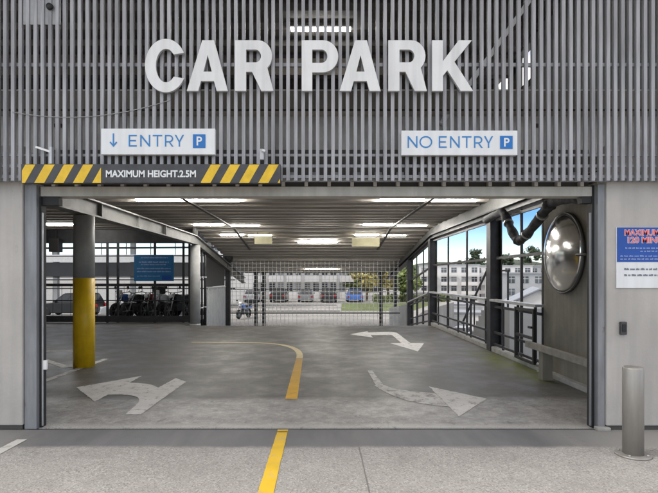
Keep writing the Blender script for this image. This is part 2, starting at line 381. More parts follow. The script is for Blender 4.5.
    def build(s, name, mats, parent=None, local=False, loc=None):
        me = bpy.data.meshes.new(name)
        if not isinstance(mats, (list, tuple)): mats = [mats]
        for m in mats: me.materials.append(m)
        off = Vector((0, 0, 0))
        if parent is not None and not local:
            p = parent
            while p: off += p.location; p = p.parent
        elif parent is None and not local:
            if loc is not None: off = Vector(loc)
            elif s.bm.verts:
                xs = [v.co for v in s.bm.verts]
                lo = [min(c[i] for c in xs) for i in range(3)]; hi = [max(c[i] for c in xs) for i in range(3)]
                off = Vector(((lo[0] + hi[0]) / 2, (lo[1] + hi[1]) / 2, lo[2]))
        if off.length: bmesh.ops.translate(s.bm, verts=s.bm.verts, vec=-off)
        s.bm.to_mesh(me); s.bm.free()
        o = bpy.data.objects.new(name, me); COL.objects.link(o)
        if parent is not None: o.parent = parent
        else: o.location = off
        return o
def tag(o, label, cat, group=None, kind=None):
    if label: o['label'] = label
    if cat: o['category'] = cat
    if group: o['group'] = group
    if kind: o['kind'] = kind
    return o
def thing(name, label, cat, loc=(0, 0, 0), rz=0, group=None, kind=None):
    o = bpy.data.objects.new(name, None); COL.objects.link(o); o.location = loc; o.rotation_euler = (0, 0, rz); o.empty_display_size = .2
    return tag(o, label, cat, group, kind)
def structure(o): o['kind'] = 'structure'; return o
def dup(root, loc, rz=0, label=None, group=None):
    r = root.copy(); COL.objects.link(r); r.location = loc; r.rotation_euler = (0, 0, rz)
    if label: r['label'] = label
    if group: r['group'] = group
    for ch in list(root.children):
        c = ch.copy(); COL.objects.link(c); c.parent = r
        for g in ch.children:
            d = g.copy(); COL.objects.link(d); d.parent = c
    return r
def lettering(name, txt, m, parent, x0, x1, z0, z1, y, bold=0., thick=.004):
    """A line of words as a mesh standing on a board that faces the street (-Y), fitted to its box."""
    cu = bpy.data.curves.new(name, 'FONT'); cu.body = txt; cu.size = 1; cu.offset = bold; cu.extrude = .5; cu.resolution_u = 4
    o = bpy.data.objects.new(name, cu); COL.objects.link(o)
    dg = bpy.context.evaluated_depsgraph_get(); dg.update()
    me = bpy.data.meshes.new_from_object(o.evaluated_get(dg)); bpy.data.objects.remove(o); bpy.data.curves.remove(cu)
    xs = [v.co for v in me.vertices]; a, b = min(c.x for c in xs), max(c.x for c in xs); c0, c1 = min(c.y for c in xs), max(c.y for c in xs)
    off = Vector((0, 0, 0)); p = parent
    while p: off += p.location; p = p.parent
    for v in me.vertices:
        q = v.co.copy()
        v.co = Vector((x0 + (q.x - a) / (b - a) * (x1 - x0), y - (q.z + .5) * thick, z0 + (q.y - c0) / (c1 - c0) * (z1 - z0))) - off
    me.materials.clear(); me.materials.append(m)
    for pl in me.polygons: pl.material_index = 0
    ob = bpy.data.objects.new(name, me); COL.objects.link(ob); ob.parent = parent
    return ob

# ------------------------------------------------------------------ heights of floor and ceiling
CREST, RAMP_END, LOW = 16.8, 26.0, -1.1
VALE = -5.0                             # the ground falls away to the right of the car park
def fz(y): return 0 if y <= CREST else max(LOW, -(y - CREST) * .12)
def dz(y): return 0 if y <= 17 else -(y - 17) * .13        # how far roof members have come down with the ramp
CEIL, ROOF_END = 3.42, 28.0
XL, XR = -4.27, 3.85

# ================================================================== SETTING
m = MB(); m.sheet([(-900, -300), (900, -300), (900, 1500), (-900, 1500)], VALE)
structure(m.build('ground', M['paving']))
m = MB(); m.prism([(-80, 21.605), (-4.57, 21.605), (-4.57, 26.01), (4.3, 26.01), (4.6, 27.5), (8.5, 41), (15, 56), (15, 90), (22, 96), (22, 130), (-80, 130)], 'z', VALE + .01, LOW); structure(m.build('yard', M['paving']))
m = MB(); m.box(-60, 60, -40, 5.272, VALE + .01, 0); structure(m.build('street', M['street']))
m = MB()
m.box(-16, 4.05, 5.345, CREST, VALE + .01, 0); m.box(-16, -4.56, CREST, 21.6, VALE + .01, 0)
structure(m.build('car_park_floor', M['floor']))
m = MB(); m.prism([(CREST, VALE + .01), (CREST, 0), (RAMP_END, LOW + .004), (RAMP_END, VALE + .01)], 'x', -4.56, 4.05)
structure(m.build('ramp', M['floor']))
# slot drain across the threshold
m = MB(); m.box(-16, 8, 5.273, 5.344, -.06, -.022)
for i in range(3): m.box(-3.1, 3.0, 5.285 + i * .02, 5.289 + i * .02, -.022, -.009, 1)
tag(m.build('slot_drain', [M['black'], M['headerdark']]), 'narrow dark slot drain across the threshold under the header', 'drain')
# lower yard: kerb bands and grass verge seen through the far grille
for i, (y0, z1) in enumerate(((40, .12), (48.5, .14))):
    m = MB(); m.box(-16, 1.6, y0, y0 + .35, LOW, LOW + z1)
    tag(m.build('yard_kerb', M['kerb']), ('long pale kerb nearest the foot of the ramp', 'long pale kerb just in front of the row of parked cars')[i], 'kerb', 'kerbs in the lower yard')
m = MB(); m.sheet([(1.7, 41), (7.6, 41), (12.5, 54), (2.4, 54)], LOW + .004); structure(m.build('grass_verge', M['grass']))
for x in range(-14, 4, 3):
    pass
# hill behind everything
bmh = MB(); N = 90; rows = []
for j, (yy, k) in enumerate(((170, 0), (215, .55), (270, 1), (360, .8))):
    row = []
    for i in range(N):
        x = -260 + i * 560 / (N - 1)
        h = (7.5 + 3.0 * math.sin(x * .021 + .5) + 1.8 * math.sin(x * .057 + 2) + 1.2 * math.sin(x * .13)) * k
        row.append(bmh.bm.verts.new((x, yy, VALE - .5 + 3.9 * min(1, k * 2) + max(h, 0) * 1.15)))
    rows.append(row)
for A, B in zip(rows, rows[1:]):
    for i in range(N - 1):
        f = bmh._f([A[i], A[i + 1], B[i + 1], B[i]]); f.smooth = True
structure(bmh.build('hills', M['hill']))

# ================================================================== CAR PARK BUILDING
bld = thing('car_park_building', 'steel framed car park with corrugated ceiling decks and grey edge beams', 'building', (0, 5.3, 0))
# ceiling deck: trapezoid ribs running across the bay, sheet follows the ramp down
m = MB()
def deck(m, x0, x1, y0, y1, pitch, zf, drop):
    y = y0; prof = []
    while y < y1 - 1e-6:
        a = [(y, 0), (y + pitch * .42, 0), (y + pitch * .52, drop), (y + pitch * .90, drop)]
        prof += [(p, d) for p, d in a if p < y1]; y += pitch
    prof.append((y1, 0))
    lo = [m.bm.verts.new((x0, p, zf(p) - d)) for p, d in prof]; hi = [m.bm.verts.new((x1, p, zf(p) - d)) for p, d in prof]
    for i in range(len(prof) - 1): m._f([lo[i], lo[i + 1], hi[i + 1], hi[i]])
deck(m, XL - .1, XR + .1, 5.45, ROOF_END, .62, lambda y: CEIL + dz(y), .085)
m.build('ceiling_deck', M['deck'], bld)
m = MB(); deck(m, -16, XL - .102, 5.45, 18.3, .62, lambda y: CEIL, .085); m.build('ceiling_deck', M['deck'], bld)
m = MB()
m.box(-16, XL - .102, 5.45, 18.3, CEIL + .02, CEIL + .22)
m.prism([(5.45, CEIL + .02), (17, CEIL + .02), (ROOF_END, CEIL + .02 + dz(ROOF_END)), (ROOF_END, CEIL + .22 + dz(ROOF_END)), (17, CEIL + .22), (5.45, CEIL + .22)], 'x', XL - .1, XR + .1)
m.build('upper_slab', M['concrete_in'], bld)
# long edge beams on both column lines
def hbeam(m, x, y0, y1, zb, zt, w):
    for a, b in ((y0, min(17, y1)), (17, y1)):
        if b <= a: continue
        for z0, z1, hw in ((zb, zb + .03, w / 2), (zb + .03, zt - .03, .02), (zt - .03, zt, w / 2)):
            m.prism([(a, z0 + dz(a)), (b, z0 + dz(b)), (b, z1 + dz(b)), (a, z1 + dz(a))], 'x', x - hw, x + hw)
m = MB(); hbeam(m, XL, 5.5, ROOF_END, 2.74, 3.05, .22)
for y in (7.2, 9.6, 11.6, 13.6): m.box(XL + .021, XL + .09, y - .008, y + .008, 2.772, 3.018)
m.build('edge_beam', M['beam'], bld)
m = MB(); hbeam(m, XR, 5.5, ROOF_END, 2.93, 3.08, .22); m.build('edge_beam', M['dark'], bld)
m = MB(); m.prism([(5.5, 3.083), (17, 3.083), (ROOF_END, 3.083 + dz(ROOF_END)), (ROOF_END, CEIL + .012 + dz(ROOF_END)), (17, CEIL + .012), (5.5, CEIL + .012)], 'x', XR - .02, XR + .08)
m.build('eaves_panel', M['beam'], bld)
m = MB(); m.box(-16, XL - .2, 17.9, 18.1, 2.86, CEIL - .09); m.build('edge_beam', M['dark'], bld)
m = MB(); m.box(XL - .05, XR - .12, 23.25, 23.40, CEIL + dz(23.3) - .20, CEIL + dz(23.3) - .09); m.build('cross_beam', M['purlin'], bld)
m = MB(); m.box(XL - .05, XR - .12, ROOF_END + .003, ROOF_END + .12, CEIL + dz(ROOF_END) - .12, CEIL + dz(ROOF_END) + .3); m.build('fascia', M['header'], bld)
# cable trays that carry the lights
for x in (-2.94, 2.42):
    m = MB(); m.prism([(5.6, CEIL - .09), (17, CEIL - .09), (21, CEIL - .09 + dz(21)), (21, CEIL - .13 + dz(21)), (17, CEIL - .13), (5.6, CEIL - .13)], 'x', x - .04, x + .04)
    m.build('cable_tray', M['headerdark'], bld)
# spandrel behind the slats and the upper storey
m = MB(); m.box(-16, 3.98, 5.62, 5.72, 3.0, 3.72); m.build('spandrel', M['spandrel'], bld)
m = MB(); deck(m, -16, 4.0, 5.35, 30, .62, lambda y: 6.05, .09); m.build('upper_ceiling', M['deckup'], bld)
m = MB(); m.box(-16, 4.0, 3.7, 30, 6.32, 6.55); m.build('roof', M['concrete_in'], bld)  # front overhang stays out of view, added to darken the slat tops
for y in (6.6, 9.9, 13.2, 16.5):
    m = MB(); m.box(-16, 3.8, y, y + .18, 5.62, 5.95); m.build('roof_beam', M['purlin'], bld)
m = MB()
def wallrect(m, y0, y1, z0, z1): m.box(XR, XR + .14, y0, y1, z0, z1)
wallrect(m, 5.35, 9.15, 3.66, 6.02); wallrect(m, 13.4, 30, 3.66, 6.02); wallrect(m, 9.15, 13.4, 3.66, 4.98); wallrect(m, 9.15, 13.4, 5.92, 6.02)
m.build('upper_side_wall', M['bgrey'], bld)
m = MB(); m.box(XR + .02, XR + .1, 9.15, 13.4, 5.14, 5.27)
m.box(XR + .02, XR + .1, 9.75, 10.3, 5.27, 5.92); m.bar((XR + .06, 11.1, 5.92), (XR + .06, 13.4, 5.0), .08, .55)
m.build('wall_bracing', M['beam'], bld)
m = MB(); m.bar((2.60, 5.58, 5.06), (1.35, 5.58, 3.32), .05, .05); m.build('diagonal_brace', M['white'], bld)
# tube light upstairs
t = thing('tube_light', 'lit tube upstairs shining through the slats above the letter P', 'light', (.02, 8.67, 5.9), 0, 'lit ceiling tubes')
MB().box(-.54, .54, 8.62, 8.72, 5.93, 5.96).build('fitting', M['fitting'], t); MB().box(-.5, .53, 8.64, 8.70, 5.885, 5.925).build('tube', M['tubeup'], t)

# ------------------------------------------------------------------ slat screen
scr = thing('slat_screen', 'facade screen of close vertical grey aluminium slats above the car park mouth', 'screen', (0, 5.1, 2.59))
PITCH, x = 7.45 / 98, -4.6
m = MB()
while x < 4.6:
    j = random.uniform(-.0025, .0025)
    m.box(x + j, x + j + .035, 5.10 + random.uniform(0, .003), 5.136, 2.592 + random.uniform(-.004, .004), 6.3)
    x += PITCH
m.build('slats', M['slat'], scr)
for py0, py1, nm in ((154.5, 157, 'rail'), (165, 168, 'rail'), (175.5, 178.5, 'rail'), (64, 67.5, 'rail')):
    z1 = at(0, py0, 5.165).z; z0 = at(0, py1, 5.165).z
    MB().box(-4.6, 4.6, 5.139, 5.165, z0, z1).build(nm, M['slat'], scr)
m = MB()                                 # perforated foot plate behind the lowest rails
xx = -4.6; k = 0
while xx < 4.6:
    m.box(xx + .022, xx + .058, 5.20, 5.206, 2.60, 2.655); k += 1
    if k % 3 == 0: m.box(xx, xx + PITCH, 5.20, 5.206, 2.66, 2.70)
    xx += PITCH
m.box(-4.6, 4.6, 5.207, 5.212, 2.60, 2.612); m.box(-4.6, 4.6, 5.207, 5.212, 2.65, 2.665)
m.build('foot_plate', M['rail'], scr)
a, b = at(26, 0, 5.16), at(63, 27, 5.16)
m = MB(); m.box(a.x, b.x, 5.112, 5.12, b.z, 5.2); m.build('backing_panel', M['rail'], scr)
m = MB(); m.lathe([(.0, 5.07), (.03, 5.075), (.035, 5.098)], (at(50, 7, 5.1).x, 0, at(50, 7, 5.1).z), 'y', 14); m.build('dark_knob', M['black'], scr)
# sagging cable behind the slats
pts = []
for i in range(25):
    u = i / 24; px = 12 + u * 158; py = 112 + (100 - 112) * u + 13 * 4 * u * (1 - u) * .8
    q = at(px, py, 5.094); pts.append(q)
tag(MB().tube(pts, .0028, 6).build('cable', M['galv']), 'thin grey cable sagging across the slats left of the letter C', 'cable')
for px, py, lab in ((36, 147, 'small white camera bracket on the slats above the left end of the hazard bar'), (262, 151, 'small pale bracket on the slats above the right end of the hazard bar')):
    p = at(px, py, 5.06)
    e = thing('camera_bracket', lab, 'bracket', (p.x, 5.1, p.z - .1), 0, 'small brackets on the slats')
    if px < 100:
        MB().bar(p, at(51, 152, 5.06), .02, .02).build('arm', M['white'], e); q = at(51, 152, 5.06)
        MB().box(q.x - .012, q.x + .012, 5.05, 5.098, q.z - .12, q.z + .05).build('mount', M['galv'], e)
    else:
        MB().box(p.x - .02, p.x + .02, 5.05, 5.098, p.z - .09, p.z + .02, bev=.004).build('mount', M['galv'], e)
        MB().tube([(p.x, 5.05, p.z), (p.x + .03, 5.0, p.z - .01)], .012, 8).build('arm', M['white'], e)

# ------------------------------------------------------------------ CAR PARK letters
def curve_letter(name, outer, holes, label, Z):          # pixel outlines -> solid letter standing off the slats
    d = 5.043
    cu = bpy.data.curves.new(name, 'CURVE'); cu.dimensions = '2D'; cu.fill_mode = 'BOTH'; cu.extrude = .014; cu.bevel_depth = .003; cu.bevel_resolution = 1
    w = [(at(p[0], p[1], d).x, at(p[0], p[1], d).z) for p in outer]
    cx = (min(p[0] for p in w) + max(p[0] for p in w)) / 2; cz = min(p[1] for p in w)
    for lp in [outer] + holes:
        sp = cu.splines.new('POLY'); sp.points.add(len(lp) - 1); sp.use_cyclic_u = True
        for pt, p in zip(sp.points, lp):
            q = at(p[0], p[1], d); pt.co = (q.x - cx, q.z - cz, 0, 1)
    o = bpy.data.objects.new(name, cu); COL.objects.link(o)
    dg = bpy.context.evaluated_depsgraph_get(); dg.update()
    me = bpy.data.meshes.new_from_object(o.evaluated_get(dg)); bpy.data.objects.remove(o); bpy.data.curves.remove(cu)
    me.transform(Matrix.Rotation(R(90), 4, 'X'))
    me.materials.clear(); me.materials.append(M['letter']); me.materials.append(M['letter_side'])
    for pl in me.polygons:
        pl.use_smooth = False; pl.material_index = 0 if abs(pl.normal.y) > .5 else 1
    ob = bpy.data.objects.new(name, me); COL.objects.link(ob); ob.location = (cx, 5.06, cz)
    # four stand-off pins to the slats
    return tag(ob, label, 'letter', 'letters spelling CAR PARK')
def arc(cx, cy, rx, ry, a0, a1, n=18): return [(cx + rx * math.cos(R(a0 + (a1 - a0) * i / n)), cy - ry * math.sin(R(a0 + (a1 - a0) * i / n))) for i in range(n + 1)]
K = 3.656
z1 = lambda l: [(140 + x / K, 30 + y / K) for x, y in l]
z2 = lambda l: [(300 + x / K, 30 + y / K) for x, y in l]
Cx, Cy = 94, 130
Cout = arc(Cx, Cy, 75, 97, 29, 331, 44); Cin = arc(Cx + 1, Cy, 38, 62, 318, 42, 36)
curve_letter('letter', z1(Cout + Cin), [], 'big white letter C opening the words CAR PARK', 0)
def Apoly(dx): return [(x + dx, y) for x, y in ((172, 222), (228, 38), (270, 38), (320, 222), (281, 222), (271, 186), (222, 186), (212, 222))], [(x + dx, y) for x, y in ((231, 153), (263, 153), (247.5, 88))]
o_, h_ = Apoly(0); curve_letter('letter', z1(o_), [z1(h_)], 'big white letter A between C and R in the word CAR', 0)
def Rpoly(dx):
    out = [(348, 222), (348, 38)] + arc(430, 95, 52, 57, 90, -48, 16) + [(487, 222), (444, 222), (410, 152), (387, 152), (387, 222)]
    hole = [(387, 119), (387, 71)] + arc(422, 95, 21, 24, 90, -90, 12)
    return [(x + dx, y) for x, y in out], [(x + dx, y) for x, y in hole]
o_, h_ = Rpoly(0); curve_letter('letter', z1(o_), [z1(h_)], 'big white letter R that ends the word CAR', 0)
pout = [(7, 222), (7, 38)] + arc(83, 96, 56, 58, 90, -90, 20) + [(44, 154), (44, 222)]
phole = [(44, 121), (44, 71)] + arc(79, 96, 22, 25, 90, -90, 12)
curve_letter('letter', z2(pout), [z2(phole)], 'big white letter P that begins the word PARK', 0)
o_, h_ = Apoly(-26); curve_letter('letter', z2(o_), [z2(h_)], 'big white letter A after the P in PARK', 0)
o_, h_ = Rpoly(-24); curve_letter('letter', z2(o_), [z2(h_)], 'big white letter R just before the final K', 0)
curve_letter('letter', z2([(484, 222), (484, 38), (522, 38), (522, 116), (581, 38), (627, 38), (564, 116), (632, 222), (588, 222), (539, 146), (522, 167), (522, 222)]), [], 'big white letter K closing the words CAR PARK', 0)

# ------------------------------------------------------------------ sign boards over the mouth
def board(name, label, x0, x1, y0, y1, d):
    a, b = at(x0, y1, d), at(x1, y0, d)
    t = thing(name, label, 'sign', ((a.x + b.x) / 2, d + .03, a.z), 0)
    return t, a, b
def sign_word(t, glyphs, y0, y1, d, sw=1.3):
    """Thin even-stroke capitals for the white signs; glyphs = (letter, px left, px right). One mesh per word."""
    cu = bpy.data.curves.new('lettering', 'CURVE'); cu.dimensions = '2D'; cu.fill_mode = 'BOTH'; cu.extrude = .0012
    off = t.location
    def add(pts):
        sp = cu.splines.new('POLY'); sp.points.add(len(pts) - 1); sp.use_cyclic_u = True
        for k, p in zip(sp.points, pts):
            q = at(p[0], p[1], d); k.co = (q.x - off.x, q.z - off.z, 0, 1)
    H = y1 - y0; w = sw
    for ch, a, b in glyphs:
        c = (a + b) / 2; mid = y0 + H * .49
        if ch == 'E': add([(a, y1), (a, y0), (b, y0), (b, y0 + w), (a + w, y0 + w), (a + w, mid - w / 2), (b - .9, mid - w / 2), (b - .9, mid + w / 2), (a + w, mid + w / 2), (a + w, y1 - w), (b, y1 - w), (b, y1)])
        if ch == 'N': add([(a, y1), (a, y0), (a + w * .95, y0), (b - w, y1 - w * 1.9), (b - w, y0), (b, y0), (b, y1), (b - w * .95, y1), (a + w, y0 + w * 1.9), (a + w, y1)])
        if ch == 'T': add([(a, y0), (b, y0), (b, y0 + w), (c + w / 2, y0 + w), (c + w / 2, y1), (c - w / 2, y1), (c - w / 2, y0 + w), (a, y0 + w)])
        if ch == 'Y': add([(c - w / 2, y1), (c - w / 2, y0 + H * .62), (a, y0), (a + w * 1.2, y0), (c, y0 + H * .5), (b - w * 1.2, y0), (b, y0), (c + w / 2, y0 + H * .62), (c + w / 2, y1)])
        if ch == 'O': add(arc(c, (y0 + y1) / 2, (b - a) / 2, H / 2 + .2, 0, 345, 23)); add(arc(c, (y0 + y1) / 2, (b - a) / 2 - w, H / 2 + .2 - w, 0, 345, 23))
        if ch == 'R':
            rr = H * .32; cy = y0 + rr; xr = b - rr - .3
            add([(a, y1), (a, y0)] + arc(xr, cy, rr + .2, rr, 90, -75, 12) + [(b + .2, y1), (b - w * 1.15, y1), (xr - .3, y0 + 2 * rr), (a + w, y0 + 2 * rr), (a + w, y1)])
            add([(a + w, y0 + w), (a + w, y0 + 2 * rr - w)] + arc(xr, cy, rr + .2 - w, rr - w, -90, 90, 10))
    o = bpy.data.objects.new('lettering', cu); COL.objects.link(o)
    dg = bpy.context.evaluated_depsgraph_get(); dg.update()
    me = bpy.data.meshes.new_from_object(o.evaluated_get(dg)); bpy.data.objects.remove(o); bpy.data.curves.remove(cu)
    me.transform(Matrix.Translation((0, d - .0025 - off.y, 0)) @ Matrix.Rotation(R(90), 4, 'X'))
    me.materials.clear(); me.materials.append(M['signtext'])
    for pl in me.polygons: pl.material_index = 0
    ob = bpy.data.objects.new('lettering', me); COL.objects.link(ob); ob.parent = t
def parking_badge(t, x0, x1, y0, y1, d):
    a, b = at(x0, y1, d), at(x1, y0, d)
    MB().box(a.x, b.x, d - .006, d - .001, a.z, b.z, bev=.0015).build('parking_badge', M['signblue'], t)
    w = b.x - a.x; h = b.z - a.z
    lettering('badge_letter', 'P', M['signwhite'], t, a.x + w * .30, a.x + w * .74, a.z + h * .17, a.z + h * .83, d - .0062, .02, .002)
D = 5.04
t, a, b = board('entry_sign', 'white ENTRY sign with down arrow and blue parking badge', 101, 215, 128.5, 154.5, D)
MB().box(a.x, b.x, D, D + .055, a.z, b.z, bev=.004).build('panel', M['signwhite'], t)
sign_word(t, [('E', 128.8, 136.8), ('N', 140.3, 150.2), ('T', 152.8, 162.2), ('R', 165, 173.3), ('Y', 174.8, 184)], 135, 146.6, D)
parking_badge(t, 193, 205.5, 134.5, 148, D)
m = MB(); p0 = at(113.5, 133.5, D); p1 = at(113.5, 146.5, D); y = D - .003
def flat(m, pts, w): 
    for p, q in zip(pts, pts[1:]): m.bar((p[0], y, p[1]), (q[0], y, q[1]), .004, w)
m.box(p0.x - .006, p0.x + .006, y - .0022, y + .0018, p1.z, p0.z)
for s in (-1, 1): m.prism([(p0.x + s * .001, p1.z - .003), (p0.x + s * .038, p1.z + .04), (p0.x + s * .029, p1.z + .049), (p0.x + s * .0062, p1.z + .022), (p0.x + s * .0062, p1.z + .012)], 'y', y - .002, y + .0015)
m.build('down_arrow', M['signtext'], t)
t, a, b = board('no_entry_sign', 'white NO ENTRY sign with blue parking badge', 401.5, 517.5, 130.5, 155, D)
MB().box(a.x, b.x, D, D + .055, a.z, b.z, bev=.004).build('panel', M['signwhite'], t)
sign_word(t, [('N', 407.6, 417.4), ('O', 419.4, 432.2)], 136.3, 147.8, D)
sign_word(t, [('E', 438.8, 446.6), ('N', 450, 459.6), ('T', 462, 471.4), ('R', 474, 482.4), ('Y', 484, 493)], 136.3, 147.8, D)
parking_badge(t, 500, 512.5, 136, 149, D)
# height bar with hazard stripes
D = 5.02
t, a, b = board('height_bar', 'charcoal MAXIMUM HEIGHT bar with yellow hazard stripes at both ends', 21, 280.5, 164, 183, D)
MB().box(a.x, b.x, D, D + .07, a.z, b.z, bev=.004).build('panel', M['hazblack'], t)
def stripes(x0, x1, ph):
    k = x0 - 40 + ph
    while k < x1:
        poly = [(k, 183), (k + 10, 183), (k + 20.5, 164.6), (k + 10.5, 164.6)]
        def clip(P, xc, keep):
            out = []
            for i in range(len(P)):
                p, q = P[i], P[(i + 1) % len(P)]
                if keep(p[0]): out.append(p)
                if keep(p[0]) != keep(q[0]):
                    u = (xc - p[0]) / (q[0] - p[0]); out.append((xc, p[1] + (q[1] - p[1]) * u))
            return out
        P = clip(poly, x0, lambda v: v >= x0)
        if P: P = clip(P, x1, lambda v: v <= x1)
        if len(P) > 2:
            w = [(at(p[0], p[1], D).x, at(p[0], p[1], D).z) for p in P]
            MB().prism(w, 'y', D - .0025, D + .0015).build('hazard_stripe', M['hazyellow'], t)
        k += 19.3
stripes(22, 101, 52.3 - 19.3); stripes(201, 280, 40.0 - .6)
a, b = at(106, 177.4, D), at(196, 170.3, D)
lettering('lettering', 'MAXIMUM HEIGHT.2.5M', M['signwhite'], t, a.x, b.x, a.z, b.z, D - .001, .03, .003)

# ------------------------------------------------------------------ header over the opening
h = thing('door_header', 'cream steel header beam spanning the car park mouth', 'beam', (0, 5.4, 2.47))
MB().box(-2.98, 2.9, 5.33, 5.50, 2.472, 2.575, bev=.006).build('beam', M['header'], h)
MB().box(-2.98, 2.9, 5.40, 5.50, 2.578, 2.985).build('gap_shade_plate', M['headerdark'], h)  # near-black plate paints the shade seen in the gaps behind the slats
x = -2.86
while x < 2.88:
    MB().box(x, x + .036, 5.325, 5.398, 2.578, 2.63).build('bracket', M['concrete'], h); x += .245
MB().box(-2.98, 2.9, 5.35, 5.398, 2.637, 2.655).build('rail', M['header'], h)

# ------------------------------------------------------------------ front walls and guides
for x0, x1, y0, lab in ((-16, -3.135, 5.27, 'pale concrete wall left of the car park mouth'), (3.01, 8, 5.25, 'pale concrete wall with the time limit sign, right of the mouth')):
    t = thing('concrete_wall', lab, 'wall', ((x0 + x1) / 2, y0, 0))
    MB().box(x0, x1, y0, 5.44, .047, 3.0, bev=.014).build('panel', M['concrete'], t)
    MB().box(x0 + .012, x1 - .012, y0 + .02, 5.43, 0, .046).build('base_strip', M['headerdark'], t)
for side in (-1, 1):
    xi = -2.968 if side < 0 else 2.875
    g = thing('door_guide', 'grey steel shutter guide on the %s jamb of the mouth, %s' % (('left', 'beside the yellow column side') if side < 0 else ('right', 'beside the bollard side')), 'door guide', (xi, 5.35, 0), 0, 'shutter guides')
    if side < 0:
        g['label'] = 'grey steel shutter guide along the left jamb with white edge strip'
        MB().box(-3.128, -3.0, 5.29, 5.44, .0, 2.59, bev=.006).build('channel', M['guide'], g)
        MB().box(-2.998, -2.978, 5.345, 5.44, .0, 2.47).build('slot', M['black'], g)
        MB().box(-2.976, -2.962, 5.345, 5.36, .02, 2.3, bev=.002).build('edge_strip', M['galv'], g)
        MB().box(-3.0, -2.80, 5.36, 5.44, 2.38, 2.468).build('stop_block', M['black'], g)
        MB().box(-2.96, -2.92, 5.34, 5.37, .62, .72, bev=.006).build('sensor', M['white'], g)
    else:
        g['label'] = 'grey steel shutter guide along the right jamb next to the bollard'
        MB().box(2.93, 3.005, 5.27, 5.44, .0, 2.59, bev=.006).build('channel', M['guide'], g)
        MB().box(2.905, 2.928, 5.34, 5.44, .0, 2.59).build('slot', M['black'], g)
        MB().box(2.888, 2.903, 5.345, 5.37, .02, 2.3, bev=.002).build('edge_strip', M['guide'], g)
        MB().box(2.80, 2.90, 5.34, 5.44, 2.40, 2.468).build('stop_block', M['black'], g)
        MB().box(2.90, 3.04, 5.22, 5.30, .0, .035, bev=.008).build('foot', M['kerb'], g)

# time limit sign on the right wall
D = 5.235
a, b = at(616.5, 288, D), at(687, 227, D); mid = at(0, 262, D).z
t = thing('time_limit_sign', 'blue and white MAXIMUM 120 MINUTES parking sign on the right concrete wall', 'sign', ((a.x + b.x) / 2, D, a.z))
MB().box(a.x, b.x, D, D + .013, a.z, b.z, bev=.002).build('panel', M['signwhite'], t)
MB().box(a.x + .004, b.x - .004, D - .004, D - .001, mid, b.z - .004).build('blue_field', M['signblue2'], t)
for txt, x0, x1, y0, y1 in (('MAXIMUM STAY', 624.5, 679, 229.5, 235.5), ('120 MINUTES', 627.5, 676, 237, 243)):
    p, q = at(x0, y1, D), at(x1, y0, D)
    lettering('lettering', txt, M['signwhite'], t, p.x - .003, q.x + .003, p.z - .003, q.z + .003, D - .0042, .055, .001)
    lettering('lettering', txt, M['signred'], t, p.x, q.x, p.z, q.z, D - .0056, .018, .001)
def wordlines(t, rows, m_, D):                 # lettering too small to read, as runs of short marks
    for x0, x1, yc, hh in rows:
        x = x0; mm = MB()
        while x < x1:
            w = random.uniform(2.0, 5.0); w = min(w, x1 - x)
            p, q = at(x, yc + hh / 2, D), at(x + w, yc - hh / 2, D)
            n = max(1, int(w / .9)); cw = (q.x - p.x) / n
            for i in range(n):
                top = q.z if random.random() < .3 else q.z - (q.z - p.z) * .25
                mm.box(p.x + i * cw, p.x + i * cw + cw * .72, D - .0075, D - .004 + .003, p.z, top)
            x += w + 1.0
        mm.box(at(x0, yc, D).x, at(x1, yc, D).x, D - .0035, D - .0008, at(x0, yc + hh * .12, D).z, at(x0, yc - hh * .12, D).z)
        mm.build('print_line', m_, t)
wordlines(t, [(625, 679, 248, 1.5), (640, 664, 251.2, 1.3), (620, 683, 256, 1.4), (620, 683, 259, 1.3)], M['print'], D)
wordlines(t, [(624, 680, 269, 2.0), (624, 672, 275, 2.0)], M['greytext'], D + .004)
p = at(625, 335, 5.2)
t = thing('wall_keypad', 'small dark keypad box on the right concrete wall below the sign', 'keypad', (p.x, 5.25, p.z))
MB().box(p.x - .033, p.x + .033, 5.215, 5.249, p.z, p.z + .135, bev=.008).build('case', M['hazblack'], t)
MB().box(p.x - .02, p.x + .02, 5.211, 5.2145, p.z + .03, p.z + .11).build('face', M['black'], t)

# ------------------------------------------------------------------ bollard
t = thing('bollard', 'stainless steel bollard on a round base plate in front of the right wall', 'bollard', (2.83, 4.52, 0))
MB().lathe([(.0, 0), (.148, 0), (.148, .012), (.140, .018), (.0, .018)], (2.83, 4.52, 0), 'z', 40).build('base_plate', M['stainless'], t)
MB().lathe([(.086, .0185), (.086, .785), (.080, .797), (.0, .80)], (2.83, 4.52, 0), 'z', 40).build('post', M['stainless'], t)
for i in range(4):
    q = R(45 + 90 * i); MB().lathe([(.0, .0182), (.012, .0182), (.012, .028), (.0, .028)], (2.83 + .117 * math.cos(q), 4.52 + .117 * math.sin(q), 0), 'z', 6).build('bolt', M['galv'], t)

